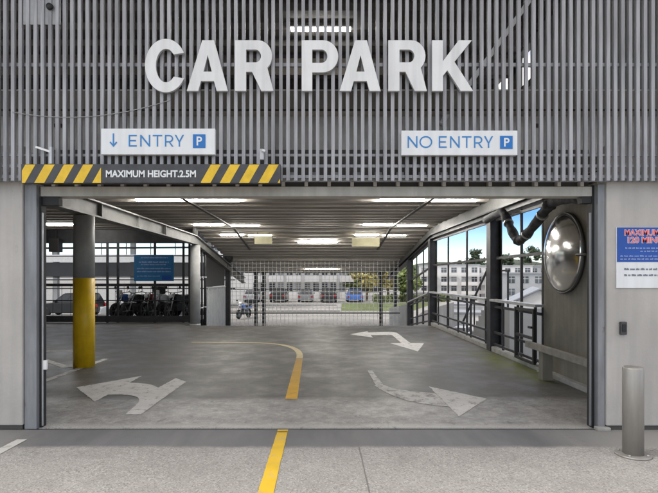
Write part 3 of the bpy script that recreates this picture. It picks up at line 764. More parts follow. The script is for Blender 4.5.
# ================================================================== INTERIOR
def round_column(y, label, yellow):
    t = thing('column', label, 'column', (XL, y, 0), 0, 'columns down the left side')
    if yellow:
        MB().lathe([(.182, .0), (.182, 1.60)], (XL, y, 0), 'z', 40).build('painted_base', M['colyellow'], t)
        MB().lathe([(.180, 1.6005), (.180, 2.72), (.12, 2.738)], (XL, y, 0), 'z', 40).build('shaft', M['colgrey'], t)
    else:
        MB().lathe([(.17, -.1), (.17, 2.72)], (XL, y, 0), 'z', 36).build('shaft', M['colgrey'], t)
        MB().lathe([(.171, -.05), (.19, -.05), (.19, .03), (.171, .04)], (XL, y, 0), 'z', 36).build('collar', M['colgrey'], t)
    MB().lathe([(.09, 3.052), (.09, CEIL - .05)], (XL, y, 0), 'z', 24).build('neck', M['beam'], t)
    return t
round_column(9.05, 'grey round column with bright yellow lower half just inside the mouth', True)
round_column(17.1, 'plain grey round column further back, right of the blue hanging board', False)
def steel_column(x, y, label, grp, w=.26, top=None, base=None):
    z0 = fz(y) if base is None else base; z1 = (2.93 + dz(y)) if top is None else top
    m = MB()
    m.box(x - w / 2, x - w / 2 + .025, y - w / 2, y + w / 2, z0, z1); m.box(x + w / 2 - .025, x + w / 2, y - w / 2, y + w / 2, z0, z1)
    m.box(x - w / 2 + .026, x + w / 2 - .026, y - .012, y + .012, z0, z1)
    return tag(m.build('steel_column', M['dark']), label, 'column', grp)
steel_column(XR, 11.05, 'dark steel column on the right between the mirror bay and long window bay', 'dark steel columns')
steel_column(XR, 17.1, 'dark steel column on the right at the top of the ramp', 'dark steel columns')
steel_column(XR - .02, 21.3, 'dark steel column right beside the right end of the mesh grille', 'dark steel columns', .24)
steel_column(XL, 23.2, 'dark steel column beside the left end of the mesh grille', 'dark steel columns', .22, 2.74 + dz(23.2))
for px, d, lab in ((256, 27.6, 'dark steel post beyond the grille, leftmost of its pair on the left'), (264, 27.6, 'dark steel post beyond the grille, inner one of the left pair'),
                   (381, 27.6, 'dark steel post beyond the grille, inner one of the right pair'), (395, 27.6, 'dark steel post beyond the grille, outer one of the right pair')):
    steel_column((px - VX) / FPX * d, d, lab, 'posts at the foot of the ramp', .18, CEIL + dz(d) - .1, LOW)

# right concrete wall with kerb
m = MB(); m.box(3.82, 4.0, 5.45, 8.55, .0, CEIL - .1, bev=.008)
tag(m.build('side_wall', M['concrete_in']), 'stained bare concrete wall behind the convex mirror', 'wall')
m = MB(); m.box(3.70, 3.815, 5.45, 8.55, 0, .075, bev=.01); m.box(3.74, 3.97, 8.56, 16.9, 0, .10, bev=.01)
tag(m.build('wall_kerb', M['kerb']), 'pale kerb along the foot of the right side wall and window bays', 'kerb')

# window bays on the right (open steel frames with handrail)
def bay(y0, y1, ys, label):
    t = thing('window_bay', label, 'window frame', (XR, y0, fz(y0)), 0, 'open steel window bays on the right')
    def sl(y): return dz(y)
    def run(m, z, w, hh, a=y0, b=y1, dx=0):
        k = .0
        m.prism([(a, z - hh / 2 + sl(a)), (b, z - hh / 2 + sl(b)), (b, z + hh / 2 + sl(b)), (a, z + hh / 2 + sl(a))], 'x', XR + dx - w / 2, XR + dx + w / 2)
    m = MB(); run(m, 2.03, .05, .055); run(m, 2.86, .05, .05)
    for y in ys: m.box(XR - .022, XR + .022, y - .022, y + .022, fz(y) + .1, 2.92 + sl(y))
    m.build('mullions', M['dark'], t)
    m = MB(); run(m, 1.12, .16, .05, dx=-.08); m.build('handrail', M['galv'], t)
    m = MB(); run(m, .98, .04, .05, dx=-.05); run(m, .42, .04, .045, dx=-.05); run(m, .16, .04, .05, dx=-.05)
    y = y0 + .25
    while y < y1 - .1:
        m.box(XR - .07, XR - .03, y - .02, y + .02, fz(y) + .1, 1.09 + sl(y)); y += (y1 - y0) / max(3, round((y1 - y0) / 1.1))
    m.build('balustrade', M['dark'], t)
    return t
bay(8.57, 10.9, [9.55, 8.62], 'window bay beside the concrete wall with the convex mirror')
bay(11.2, 16.95, [13.1, 15.0], 'long window bay between the two right hand dark columns')
bay(17.25, 21.15, [18.6, 19.9], 'window bay sloping down beside the ramp at the right')
# black inner gate frame in the first bay
a0, a1 = 8.65, 9.45
t = thing('gate_frame', 'black steel gate frame at the end of the concrete wall below the handrail', 'gate', (XR - .15, (a0 + a1) / 2, .05))
m = MB()
for y in (a0, a1): m.box(XR - .17, XR - .12, y - .025, y + .025, .1, 1.06)
for z in (.12, .55, 1.03): m.box(XR - .165, XR - .125, a0 + .026, a1 - .026, z - .025, z + .025)
m.build('frame', M['black'], t)
MB().box(XR - .20, XR - .172, a0 + .02, a0 + .14, .72, .76).build('latch', M['black'], t)
# ramp balustrade beyond the bays
m = MB(); ya, yb = 21.5, 27.5
m.prism([(ya, fz(ya)), (yb, LOW), (yb, LOW + 1.05), (ya, fz(ya) + 1.05)], 'x', XR - .05, XR + .05)
o = m.build('ramp_balustrade', M['panelgrey']); tag(o, 'solid grey balustrade sloping down the right side of the ramp', 'balustrade')

# guard rail on the right wall
g = thing('guard_rail', 'low weathered guard rail on stub posts along the concrete wall', 'guard rail', (3.5, 7, 0))
MB().box(3.40, 3.46, 5.6, 8.3, .46, .565, bev=.01).build('rail', M['timber'], g)
for y in (7.85, 6.0):
    MB().box(3.463, 3.62, y - .07, y + .07, .0, .47, bev=.008).build('post', M['concrete_in'], g)

# convex mirror
mc = Vector((3.70, 7.77, 1.99))
t = thing('convex_mirror', 'big round convex traffic mirror on the right concrete wall', 'mirror', (3.8, 7.77, 1.36))
prof = []; Rr, cap = .63, .17; rad = (Rr * Rr + cap * cap) / (2 * cap)
for i in range(15):
    r = .615 * i / 14; prof.append((r, 3.765 - (math.sqrt(rad * rad - r * r) - (rad - cap))))
MB().lathe(prof, (0, mc.y, mc.z), 'x', 56).build('mirror_dome', M['mirror'], t)
MB().lathe([(.615, 3.752), (.622, 3.748), (.630, 3.754), (.630, 3.785), (.615, 3.79), (.615, 3.752)], (0, mc.y, mc.z), 'x', 56).build('rim', M['rimgrey'], t)
MB().box(3.791, 3.818, mc.y - .06, mc.y + .06, mc.z - .3, mc.z + .3).build('bracket', M['dark'], t)
MB().tube([(3.66, 7.14, 1.93), (3.815, 6.8, 1.93)], .018, 8).build('arm', M['dark'], t)

# sagging lagged pipe
pp = [(3.62, 10.9, 2.86), (3.60, 10.3, 2.90), (3.60, 9.85, 2.90), (3.60, 9.7, 2.80), (3.6, 9.45, 2.55), (3.60, 9.2, 2.33), (3.60, 9.05, 2.27), (3.60, 8.85, 2.30), (3.60, 8.55, 2.42), (3.6, 8.25, 2.55), (3.6, 8.0, 2.68), (3.6, 7.8, 2.76), (3.6, 7.55, 2.78), (3.63, 7.1, 2.74), (3.66, 6.9, 2.70)]
fine_p = []
for i in range(len(pp) - 1):
    for k in range(4): fine_p.append(Vector(pp[i]).lerp(Vector(pp[i + 1]), k / 4))
fine_p.append(Vector(pp[-1]))
rs = [.078 + .008 * math.sin(i * 1.1) + random.uniform(-.006, .008) for i in range(len(fine_p))]
t = thing('lagged_pipe', 'dark lagged pipe sagging in a V from the ceiling above the convex mirror', 'pipe', (3.6, 9, 2.2))
MB().tube(fine_p, rs, 12).build('lagging', M['lag'], t)
for y, z in ((9.55, 2.65), (8.7, 2.36), (8.1, 2.62)):
    d0 = Vector((0, 1, 1 if y > 9 else -.5)).normalized()
    MB().tube([Vector((3.6, y, z)) - d0 * .02, Vector((3.6, y, z)) + d0 * .02], .094, 14).build('clamp', M['galv'], t)
for y, z in ((7.85, 2.74), (9.05, 2.28), (6.92, 2.72)):
    MB().lathe([(.0, -.10), (.09, -.06), (.11, 0), (.09, .06), (0, .10)], (3.6 if y > 7 else 3.66, y, z), 'z', 14).build('joint', M['lag'], t)

# tube lights
def tube_light(x0, x1, d, py, label, gap=True):
    z = EYE + (VY - py) / FPX * d
    t = thing('tube_light', label, 'light', ((x0 + x1) / 2, d, z), 0, 'lit ceiling tubes')
    spans = [(x0, (x0 + x1) / 2 - .05), ((x0 + x1) / 2 + .05, x1)] if gap else [(x0, x1)]
    top = CEIL + dz(d) - .09
    for i, (a, b) in enumerate(spans):
        dy = .06 * (1 if i else -1) if gap else 0
        MB().box(a, b, d + dy - .05, d + dy + .05, z + .022, z + .05, bev=.004).build('fitting', M['fitting'], t)
        MB().box(a + .03, b - .03, d + dy - .035, d + dy + .035, z - .025, z + .02, bev=.012).build('tube', M['tube'], t)
        if top > z + .06:
            for xx in (a + .15, b - .15): MB().box(xx - .008, xx + .008, d + dy - .008, d + dy + .008, z + .0505, top + .02).build('hanger', M['headerdark'], t)
rows = ((11.1, 200, (135, 240), (378, 478), 'nearest the mouth'), (16.3, 225, (193, 260), (362, 428), 'in the second row'), (18.24, 235, (220, 272), (354, 407), 'in the third row'))
for d, py, l, r_, w in rows:
    for (p0, p1), sd_ in ((l, 'left'), (r_, 'right')):
        tube_light((p0 - VX) / FPX * d, (p1 - VX) / FPX * d, d, py, 'pair of lit ceiling tubes %s, on the %s hand side' % (w, sd_))
tube_light((297 - VX) / FPX * 19.3, (338 - VX) / FPX * 19.3, 19.3, 242, 'single lit tube in the middle of the ceiling above the mesh grille', False)
tube_light((305 - VX) / FPX * 26.7, (338 - VX) / FPX * 26.7, 26.7, 268.3, 'small dim tube under the far ceiling edge beyond the grille', False)
tube_light((39 - VX) / FPX * 16.0, (75 - VX) / FPX * 16.0, 16.0, 224.5, 'lit tube in the left parking bay behind the yellow column', False)
for x0, x1, y0, y1, lab in ((254.5, 272, 236.5, 244, 'small pale yellow board hanging from the ceiling left of the middle tube'), (352, 379.5, 238, 246.5, 'wider pale yellow board hanging from the ceiling right of the middle tube')):
    d = 17.9; a, b = at(x0, y1, d), at(x1, y0, d)
    t = thing('hanging_board', lab, 'sign', ((a.x + b.x) / 2, d, a.z), 0, 'pale yellow hanging boards')
    MB().box(a.x, b.x, d, d + .03, a.z, b.z, bev=.004).build('panel', M['dim'], t)
    for xx in (a.x + .1, b.x - .1): MB().box(xx - .006, xx + .006, d + .01, d + .02, b.z, CEIL + dz(d) - .06).build('hanger', M['dark'], t)

# mesh grille across the ramp
GY = 23.5
t = thing('mesh_grille', 'see through steel mesh grille closing the foot of the ramp', 'grille', (0, GY, fz(GY)))
m = MB(); x = XL - .05; ztop = CEIL + dz(GY) - .1
while x < XR - .1:
    m.box(x - .010, x + .010, GY - .009, GY + .009, fz(GY), ztop); x += .19
z = fz(GY) + .05
while z < ztop:
    m.box(XL - .05, XR - .1, GY + .0095, GY + .024, z - .009, z + .009); z += .19
m.build('mesh', M['meshwhite'], t)
m = MB(); m.box(XL - .05, XR - .1, GY - .03, GY + .03, ztop, ztop + .09); m.box(XL - .05, XR - .1, GY - .032, GY - .012, .98 - 1.05, 1.03 - 1.05)
m.box(XL - .05, XR - .1, GY + .02, GY + .05, 1.60 - .55, 1.635 - .55)
m.build('frame', M['dark'], t)

# left side beyond the second column: corrugated half panel, black sheet painting the dark of the opening, pipes
t = thing('half_panel', 'light grey corrugated half height panel beside the top of the ramp', 'panel', (XL, 20.8, fz(20.8)))
m = MB(); y = 19.0
while y < 22.7:
    for k, (dx, w) in enumerate(((0, .12), (.03, .12))):
        y2 = min(y + w, 22.7); zt = 1.19
        m.prism([(y, fz(y)), (y2 - .002, fz(y2)), (y2 - .002, zt), (y, zt)], 'x', XL - .06 + dx, XL - .03 + dx); y = y2
        if y >= 22.7: break
m.build('sheet', M['panelgrey'], t)
MB().box(XL - .07, XL + .01, 19.0, 22.7, 1.193, 1.235).build('cap', M['galv'], t)
t = tag(MB().prism([(18.7, 1.26), (22.6, 1.26), (22.6, 2.72 + dz(22.6)), (18.7, 2.72 + dz(18.7))], 'x', XL - .08, XL - .04).build('dark_opening_sheet', M['black']), 'black sheet standing for the dark opening above the corrugated grey half panel', 'screen')
for i, (y, r) in enumerate(((17.55, .05), (18.0, .035), (18.5, .05))):
    t = thing('downpipe', ('thick dark downpipe right behind the plain round column', 'thin dark downpipe between two others by the round column', 'dark downpipe at the edge of the corrugated panel')[i], 'pipe', (XL + .02, y, fz(y)), 0, 'downpipes beside the round column')
    MB().tube([(XL + .02, y, fz(y)), (XL + .02, y, 2.55 + dz(y)), (XL - .02, y + .05, 2.73 + dz(y))], r, 12).build('pipe', M['dark'], t)
    for z in (.5, 1.6): MB().lathe([(r, z), (r + .015, z), (r + .015, z + .05), (r, z + .05)], (XL + .02, y, 0), 'z', 12).build('clamp', M['galv'], t)
p = at(227.5, 258, 22.9)
t = thing('loudspeaker', 'round black loudspeaker beside the left end of the mesh grille', 'loudspeaker', (XL + .1, 22.9, p.z))
MB().lathe([(0, -.22), (.2, -.2), (.24, 0), (.2, .2), (0, .22)], (XL + .05, 22.9, p.z), 'z', 18).build('case', M['black'], t)
MB().box(XL - .05, XL + .03, 22.86, 22.94, p.z + .2, 2.74 + dz(22.9)).build('arm', M['dark'], t)

# left boundary fence, posts
FY = 18.0
f = thing('boundary_fence', 'dark rail and wire fence along the back of the left parking bay', 'fence', (-10, FY, 0))
for px in (-120, -60, 0, 40, 78, 107.5, 118, 155, 183.5, 189.5):
    x = (px - VX) / FPX * FY; MB().box(x - .035, x + .035, FY - .035, FY + .035, 0, 2.86).build('post', M['dark'], f)
for z0, z1 in ((1.30, 1.40), (.02, .24), (.78, .81), (1.62, 1.65)):
    MB().box(-16, XL - .2, FY - .06, FY - .037, z0, z1).build('rail', M['dark'], f)
m = MB(); x = -16
while x < XL - .25: m.box(x - .006, x + .006, FY - .034, FY - .026, .24, 1.32); x += .32
m.build('wire', M['dark'], f)
D = 17.86; a, b = at(134, 281, D), at(173.5, 255, D)
t = thing('information_board', 'blue information board with white lines of print on the left fence', 'sign', ((a.x + b.x) / 2, D, a.z))
MB().box(a.x, b.x, D, D + .06, a.z, b.z, bev=.004).build('panel', M['boardblue'], t)
wordlines(t, [(141, 168, 257.6, 1.5), (139, 169, 262, 1.7), (141, 166, 264.6, .9), (137, 171, 268.5, 1.2), (137, 171, 271.5, 1.2), (137, 160, 276, 1.0)], M['print'], D)
p0, p1 = at(162, 279.8, D), at(171.5, 275.6, D); MB().box(p0.x, p1.x, D - .004, D - .001, p0.z, p1.z).build('blue_panel', M['signblue2'], t)
a, b = at(50, 252, 17.6), at(60, 238.5, 17.6)
t = thing('loudspeaker', 'square black loudspeaker box under the edge beam behind the yellow column', 'loudspeaker', ((a.x + b.x) / 2, 17.6, a.z))
MB().box(a.x, b.x, 17.5, 17.8, a.z, b.z, bev=.02).build('case', M['black'], t)
MB().box((a.x + b.x) / 2 - .02, (a.x + b.x) / 2 + .02, 17.64, 17.68, b.z, CEIL - .07).build('arm', M['dark'], t)

# ------------------------------------------------------------------ floor markings
MZ = .004
def marking(polys, m_, label, cat='road marking', group=None, z=MZ, name='road_marking'):
    m = MB(); ms = m_ if isinstance(m_, list) else [m_]
    for k, p in enumerate(polys): m.sheet(p, z, min(k, len(ms) - 1), .0025 if 'line' in name else .005)
    return tag(m.build(name, ms), label, cat, group)
# left arrow: stem with branch curving to a head pointing left
def curve_pts(p0, p1, p2, n=10):
    return [tuple((1 - u) ** 2 * a + 2 * u * (1 - u) * b + u * u * c for a, b, c in zip(p0, p1, p2)) for u in [i / n for i in range(n + 1)]]
up = curve_pts((-2.36, 7.28), (-2.56, 7.62), (-2.905, 7.62), 8)
lo = curve_pts((-2.905, 6.86), (-2.40, 6.90), (-2.325, 6.38), 10)
marking([[(-2.10, 5.86), (-2.06, 7.70), (-2.30, 7.98), (-2.36, 7.285)] + up[1:] + [(-2.91, 8.16), (-3.56, 7.31), (-2.91, 6.46)] + lo + [(-2.28, 5.86)]],
        M['paintwhite'], 'white painted arrow bending to the left beside the yellow column', 'road marking', 'white floor arrows', name='painted_arrow')
# right arrow: worn stem, head pointing right
up = curve_pts((.97, 7.45), (1.06, 7.08), (1.60, 6.95), 8); lo = curve_pts((1.60, 6.22), (1.0, 6.34), (.81, 7.45), 10)
m = MB(); m.sheet([(.82, 8.65), (.90, 8.65), (.95, 7.455), (.83, 7.455)], MZ, 1, .006); m.sheet(up + lo, MZ, 1, .006); m.sheet([(1.605, 7.36), (2.21, 6.62), (1.605, 5.77)], MZ, 0, .006)
tag(m.build('painted_arrow', [M['paintwhite'], M['paintwhite2']]), 'white painted arrow with a scuffed stem bending to the right', 'road marking', 'white floor arrows')
# far double arrow
m = MB(); m.sheet([(1.72, 12.25), (2.0, 12.25), (2.02, 14.0), (1.42, 14.0), (1.42, 13.4), (.85, 14.2), (1.42, 15.0), (1.42, 14.65), (2.10, 14.85), (2.24, 14.6), (2.22, 12.25), (2.55, 12.25), (2.13, 10.88)], MZ, 0, .006)
tag(m.build('painted_arrow', M['paintwhite']), 'white painted double arrow at the top of the ramp', 'road marking', 'white floor arrows')
# bay lines on the left
marking([[(-4.36, 6.6), (-4.24, 6.6), (-4.17, 9.9), (-4.29, 9.9)]], M['paintwhite2'], 'worn white bay line running past the foot of the yellow column', group='white bay lines')
marking([[(-7.2, 10.85), (-5.2, 10.85), (-5.2, 10.98), (-7.2, 10.98)]], M['paintwhite2'], 'worn white bay line across the floor left of the yellow column', group='white bay lines')
marking([[(-5.55, 9.85), (-5.42, 9.9), (-4.45, 8.95), (-4.56, 8.86)]], M['paintwhite2'], 'slanting worn white line meeting the yellow column', group='white bay lines')
# yellow centre line outside and inside
marking([[(-.50, 1.0), (-.365, 1.0), (-.335, 5.18), (-.445, 5.18)]], M['paintyellow'], 'yellow centre line on the street running out toward the camera', name='centre_line')
marking([[(-.445, 5.20), (-.335, 5.20), (-.335, 5.268), (-.445, 5.268)]], M['paintyellow'], 'short yellow dash just outside the slot drain', name='centre_line')
marking([[(-.46, 6.60), (-.30, 6.60), (-.345, 9.95), (-.475, 9.95)]], M['paintyellow2'], 'yellow centre line inside the mouth, fading with distance', name='centre_line')
cp = curve_pts((-.41, 9.97), (-.40, 12.1), (-1.6, 12.35), 14) + [(-2.2, 12.42), (-3.2, 12.45)]
m = MB()
for i in range(len(cp) - 1):
    p, q = Vector(cp[i]), Vector(cp[i + 1]); d0 = (Vector(cp[min(i + 1, len(cp) - 1)]) - Vector(cp[max(i - 1, 0)])).normalized(); d1 = (Vector(cp[min(i + 2, len(cp) - 1)]) - p).normalized()
    n0 = Vector((-d0.y, d0.x)) * .065; n1 = Vector((-d1.y, d1.x)) * .065
    m.sheet([p + n0, p - n0, q - n1, q + n1], MZ)
tag(m.build('centre_line', M['paintfade']), 'faded curved line sweeping left from the yellow centre line', 'road marking')
marking([[(-3.07, 2.4), (-2.93, 2.4), (-2.90, 4.95), (-3.0, 4.95)]], M['paintwhite3'], 'short white edge line on the street in front of the left wall', name='edge_line')

# ================================================================== OUTSIDE
def wheel_part(t, x, y, r, w, name='wheel'):
    o = MB().lathe([(r * .62, y - w / 2), (r * .94, y - w / 2), (r, y - w * .3), (r, y + w * .3), (r * .94, y + w / 2), (r * .62, y + w / 2)], (x, 0, r), 'y', 20).build(name, M['tyre'], t, True)
    MB().lathe([(0, y - w * .46), (r * .3, y - w * .5), (r * .61, y - w * .42), (r * .61, y + w * .42), (r * .3, y + w * .5), (0, y + w * .46)], (x, 0, r), 'y', 14).build('rim', M['rim'], o, True)
def make_car(label, colour, loc, rz, suv=False, group='cars parked in the yard'):
    t = thing('parked_car', label, 'car', loc, rz, group)
    L, Wd, H = (4.35, 1.8, 1.62) if suv else (4.3, 1.74, 1.44)
    h = L / 2; sh = H * .60
    body = [(-h, .32), (-h + .06, sh * .70), (-h + .15, sh), (-h * .15, sh + .02), (h * .42, sh), (h - .28, sh * .88), (h - .06, sh * .72), (h, .42), (h - .05, .24), (h * .80, .22), (-h * .85, .22)]
    m = MB(); m.prism(body, 'y', -Wd / 2, Wd / 2, 0, .06); m.build('body', M['car_' + colour], t, True)
    rb, rt = (-h + .10, -h + .42) if suv else (-h + .18, -h + .75)
    fb, ft = (h * .46, h * .10)
    m = MB(); zt = H; b0 = .80; b1 = .62
    low = [(rb, -b0), (fb, -b0), (fb, b0), (rb, b0)]; hi = [(rt, -b1), (ft, -b1), (ft, b1), (rt, b1)]
    A = [m.bm.verts.new((x, y, sh - .02)) for x, y in low]; B = [m.bm.verts.new((x, y, zt)) for x, y in hi]
    for i in range(4): m._f([A[i], A[(i + 1) % 4], B[(i + 1) % 4], B[i]])
    m._f(B); bmesh.ops.bevel(m.bm, geom=list(m.bm.edges), offset=.05, segments=2, affect='EDGES'); m.build('cabin', M['car_' + colour], t, True)
    def lerp(a, b, u): return a + (b - a) * u
    def side(name, x0, x1, s):
        m = MB(); v = []
        for u, (xa, xb) in ((.12, (x0, x1)), (.84, (x0, x1))):
            z = lerp(sh - .02, zt, u); y = s * (lerp(b0, b1, u) + .012)
            ra, fa = lerp(rb, rt, u), lerp(fb, ft, u)
            v.append((lerp(ra, fa, xa), y, z)); v.append((lerp(ra, fa, xb), y, z))
        q = [m.bm.verts.new(p) for p in (v[0], v[1], v[3], v[2])]; q2 = [m.bm.verts.new((p.co.x, p.co.y - s * .012, p.co.z)) for p in q]
        m._f(q); m._f(q2[::-1])
        for i in range(4): m._f([q[i], q[(i + 1) % 4], q2[(i + 1) % 4], q2[i]])
        m.build(name, M['glass'], t, True)
    for s in (-1, 1):
        side('side_window', .07, .36, s); side('side_window', .39, .66, s); side('side_window', .69, .93, s)
    for nm, xb, xt, sg in (('windscreen', fb, ft, 1), ('rear_window', rb, rt, -1)):
        m = MB(); q = []
        for u, w in ((.10, .9), (.10, -.9), (.86, -.9), (.86, .9)):
            q.append(m.bm.verts.new((lerp(xb, xt, u) + sg * .012, lerp(b0, b1, u) * w, lerp(sh - .02, zt, u))))
        m._f(q); m.build(nm, M['glass'], t, True)
    for x in (-h * .62, h * .62):
        for s in (-1, 1): wheel_part(t, x, s * (Wd / 2 - .09), .32, .2)
    for s in (-1, 1):
        MB().box(h - .16, h - .02, s * .66 - .16, s * .66 + .16, sh * .70, sh * .84, bev=.02).build('headlight', M['lamp_clear'], t, True)
        MB().box(-h - .005, -h + .12, s * .70 - .12, s * .70 + .12, sh * .66, sh * .90, bev=.02).build('tail_light', M['lamp_red'], t, True)
        MB().box(h * .30, h * .38, s * .92 - .08, s * .92 + .08, sh + .02, sh + .15, bev=.02).build('wing_mirror', M['car_' + colour], t, True)
    return t
make_car('black estate car seen side on through the left fence, behind the yellow column', 'black', (-17.9, 36, LOW), R(180), True)
make_car('silver hatchback behind the row of motorbikes', 'silver', (-12.9, 35, LOW), R(180))
make_car('grey car half hidden behind the plain round column', 'grey', (-8.9, 33, LOW), R(4))
row = [(-7.6, 'silver', 'silver car leftmost of the row beyond the grille'), (-4.6, 'black', 'tall black car second from the left beyond the grille'), (-1.6, 'grey', 'dark grey car in the middle of the row beyond the grille'),
       (1.0, 'black', 'black car between grey and blue ones beyond the grille'), (3.9, 'blue', 'bright blue car at the right end of the row beyond the grille')]
for x, c, lab in row: make_car(lab, c, (x, 57 + random.uniform(-.4, .4), LOW), R(90 + random.uniform(-3, 3)), c == 'black')

def make_motorbike(label, colm, loc, rz, box=False, group='motorbikes parked behind the left fence'):
    t = thing('motorbike', label, 'motorbike', loc, rz, group)
    for x in (-.66, .68):
        o = MB().lathe([(.25, -.05), (.30, -.05), (.315, 0), (.30, .05), (.25, .05), (.25, -.05)], (x, 0, .315), 'y', 22).build('wheel', M['tyre'], t, True)
        m = MB(); m.lathe([(0, -.03), (.05, -.04), (.05, .04), (0, .03)], (x, 0, .315), 'y', 10)
        for k in range(6): q = R(60 * k); m.bar((x, 0, .315), (x + .255 * math.cos(q), 0, .315 + .255 * math.sin(q)), .02, .02)
        m.build('rim', M['rim'], o, True)
    m = MB(); m.prism([(-.34, .30), (.22, .26), (.30, .52), (.12, .62), (-.30, .60)], 'y', -.15, .15, 0, .03); m.build('engine', M['dark'], t, True)
    m = MB(); m.prism([(-.12, .66), (.10, .62), (.36, .72), (.40, .86), (.22, .97), (-.04, .92)], 'y', -.14, .14, 0, .05); m.build('fuel_tank', colm, t, True)
    m = MB(); m.prism([(-.92, .92), (-.86, .83), (-.14, .70), (-.08, .86), (-.4, .88)], 'y', -.13, .13, 0, .03); m.build('seat', M['black'], t, True)
    m = MB(); m.prism([(-1.02, .80), (-.98, .66), (-.30, .62), (-.30, .74), (-.8, .80)], 'y', -.11, .11, 0, .03); m.build('tail_fairing', colm, t, True)
    m = MB()
    for s in (-1, 1): m.tube([(.68, s * .085, .315), (.46, s * .085, .86), (.40, s * .085, 1.0)], .024, 8)
    m.build('fork', M['galv'], t, True)
    m = MB(); m.tube([(.30, -.36, 1.06), (.38, -.14, 1.02), (.40, 0, 1.0), (.38, .14, 1.02), (.30, .36, 1.06)], .016, 8); m.build('handlebar', M['black'], t, True)
    MB().lathe([(0, .60), (.07, .59), (.09, .54), (.06, .44)], (0, 0, .88), 'x', 16).build('headlight', M['lamp_clear'], t, True)
    m = MB(); m.prism([(.42, .94), (.58, .98), (.48, 1.14), (.42, 1.12)], 'y', -.10, .10, 0, .02); (m.build('windshield', M['bikewhite'], t, True) if colm in (M['bikeblue'], M['bikewhite']) else m.bm.free())
    for s in (-1, 1):
        m = MB(); m.tube([(.34, s * .24, 1.05), (.36, s * .30, 1.2)], .008, 6); m.lathe([(0, -.01), (.055, -.01), (.055, .012), (0, .012)], (.36, s * .31, 1.22), 'x', 12); m.build('mirror', M['black'], t, True)
    m = MB(); m.tube([(.1, -.17, .3), (-.3, -.19, .28), (-.85, -.2, .42)], [.03, .04, .055], 10); m.build('exhaust', M['galv'], t, True)
    m = MB(); m.bar((-.05, .1, .3), (-.1, .32, 0.005), .02, .02); m.build('side_stand', M['dark'], t, True)
    m = MB(); m.prism([(-.98, .60), (-.36, .62), (-.4, .655), (-.95, .64)], 'y', -.07, .07); m.build('mudguard', M['black'], t, True)
    if box: MB().box(-1.15, -.75, -.2, .2, .93, 1.25, bev=.05).build('top_box', M['black'], t, True)
    return t
bk = ((128, 20.2, 70, 'bikeblue', 'blue motorbike leftmost of the row behind the fence'), (141, 20.0, 62, 'bikeblack', 'black motorbike with a top box, second in the row behind the fence'), (153, 20.3, 80, 'bikered', 'dark red motorbike under the blue board'),
      (165, 20.0, 66, 'bikewhite', 'pale motorbike right of the red one under the blue board'), (178, 20.3, 74, 'bikeblack', 'black motorbike at the right end of the row near the round column'))
for px, d, rz, c, lab in bk: make_motorbike(lab, M[c], ((px - VX) / FPX * d, d, 0), R(rz + 180), 'top box' in lab)
make_motorbike('blue and dark motorbike parked alone beyond the left end of the grille', M['bikeblue'], (-5.1, 33.5, LOW), R(250), True, 'motorbikes parked in the yard')

# buildings --------------------------------------------------
def block(name, label, loc, rz, w, dep, storeys, wallm, win, sh=3.0, cols=6, roofm=None, balcony=False, ww=1.3, wh=1.5, group='apartment blocks around the yard'):
    t = thing(name, label, 'building', loc, rz, group)
    H = storeys * sh
    MB().box(-w / 2, w / 2, 0, dep, 0, H + .4).build('wall', wallm, t, True)
    MB().box(-w / 2 - .2, w / 2 + .2, -.2, dep + .2, H + .402, H + .65).build('roof', roofm or M['bgrey'], t, True)
    base = None
    for s in range(storeys):
        for c in range(cols):
            x = -w / 2 + (c + .5) * w / cols; z = s * sh + .95
            if base is None:
                m = MB(); m.box(-ww / 2, ww / 2, -.06, .0, 0, wh); m.box(-.03, .03, -.08, -.061, 0, wh, 1); m.box(-ww / 2, ww / 2, -.078, -.0615, wh * .62, wh * .62 + .06, 1); base = m.build('window', [win, M['bwhite']], t, True); base.location = (x, -.003, z); 
                f = MB().box(-ww / 2 - .08, ww / 2 + .08, -.12, -.063, -.09, 0).build('sill', M['bwhite'], base, True)
            else:
                o = base.copy(); COL.objects.link(o); o.location = (x, -.003, z); o.parent = t
                q = random.random()
                if q < .5: o.material_slots[0].link = 'OBJECT'; o.material_slots[0].material = M['blind'] if q < .2 else M['glassm']
        if balcony:
            for c in range(0, cols, 2):
                x = -w / 2 + (c + 1) * w / cols
                MB().box(x - w / cols * .8, x + w / cols * .8, -1.3, -.13, s * sh + .02, s * sh + .16).build('balcony', M['bwhite'], t, True)
                MB().box(x - w / cols * .8, x + w / cols * .8, -1.32, -1.26, s * sh + .165, s * sh + .90).build('balcony_rail', M['bwhite'], t, True)
    return t
block('apartment_building', 'wide white apartment block with balconies seen through the grille', (-4.0, 66, LOW), R(1), 15, 10, 4, M['bwhite'], M['glassw'], 2.15, 13, balcony=True, ww=.72, wh=1.15)
block('apartment_building', 'narrow white block just left of the round column side, seen through the grille', (-17.5, 88, LOW), R(-3), 9, 9, 5, M['bwhite'], M['glassd'], 2.8, 4)
block('office_building', 'charcoal clad building right of the white apartment block', (8.5, 95, LOW), R(-4), 6, 8, 3, M['bdark'], M['glass'], 2.7, 3, group='buildings behind the trees')
block('house', 'small pale house with a red roof above the yellow trees', (13.2, 118, LOW + 1.5), R(-5), 9, 7, 2, M['bwhite'], M['glassd'], 2.7, 3, M['roofred'], group='buildings behind the trees')
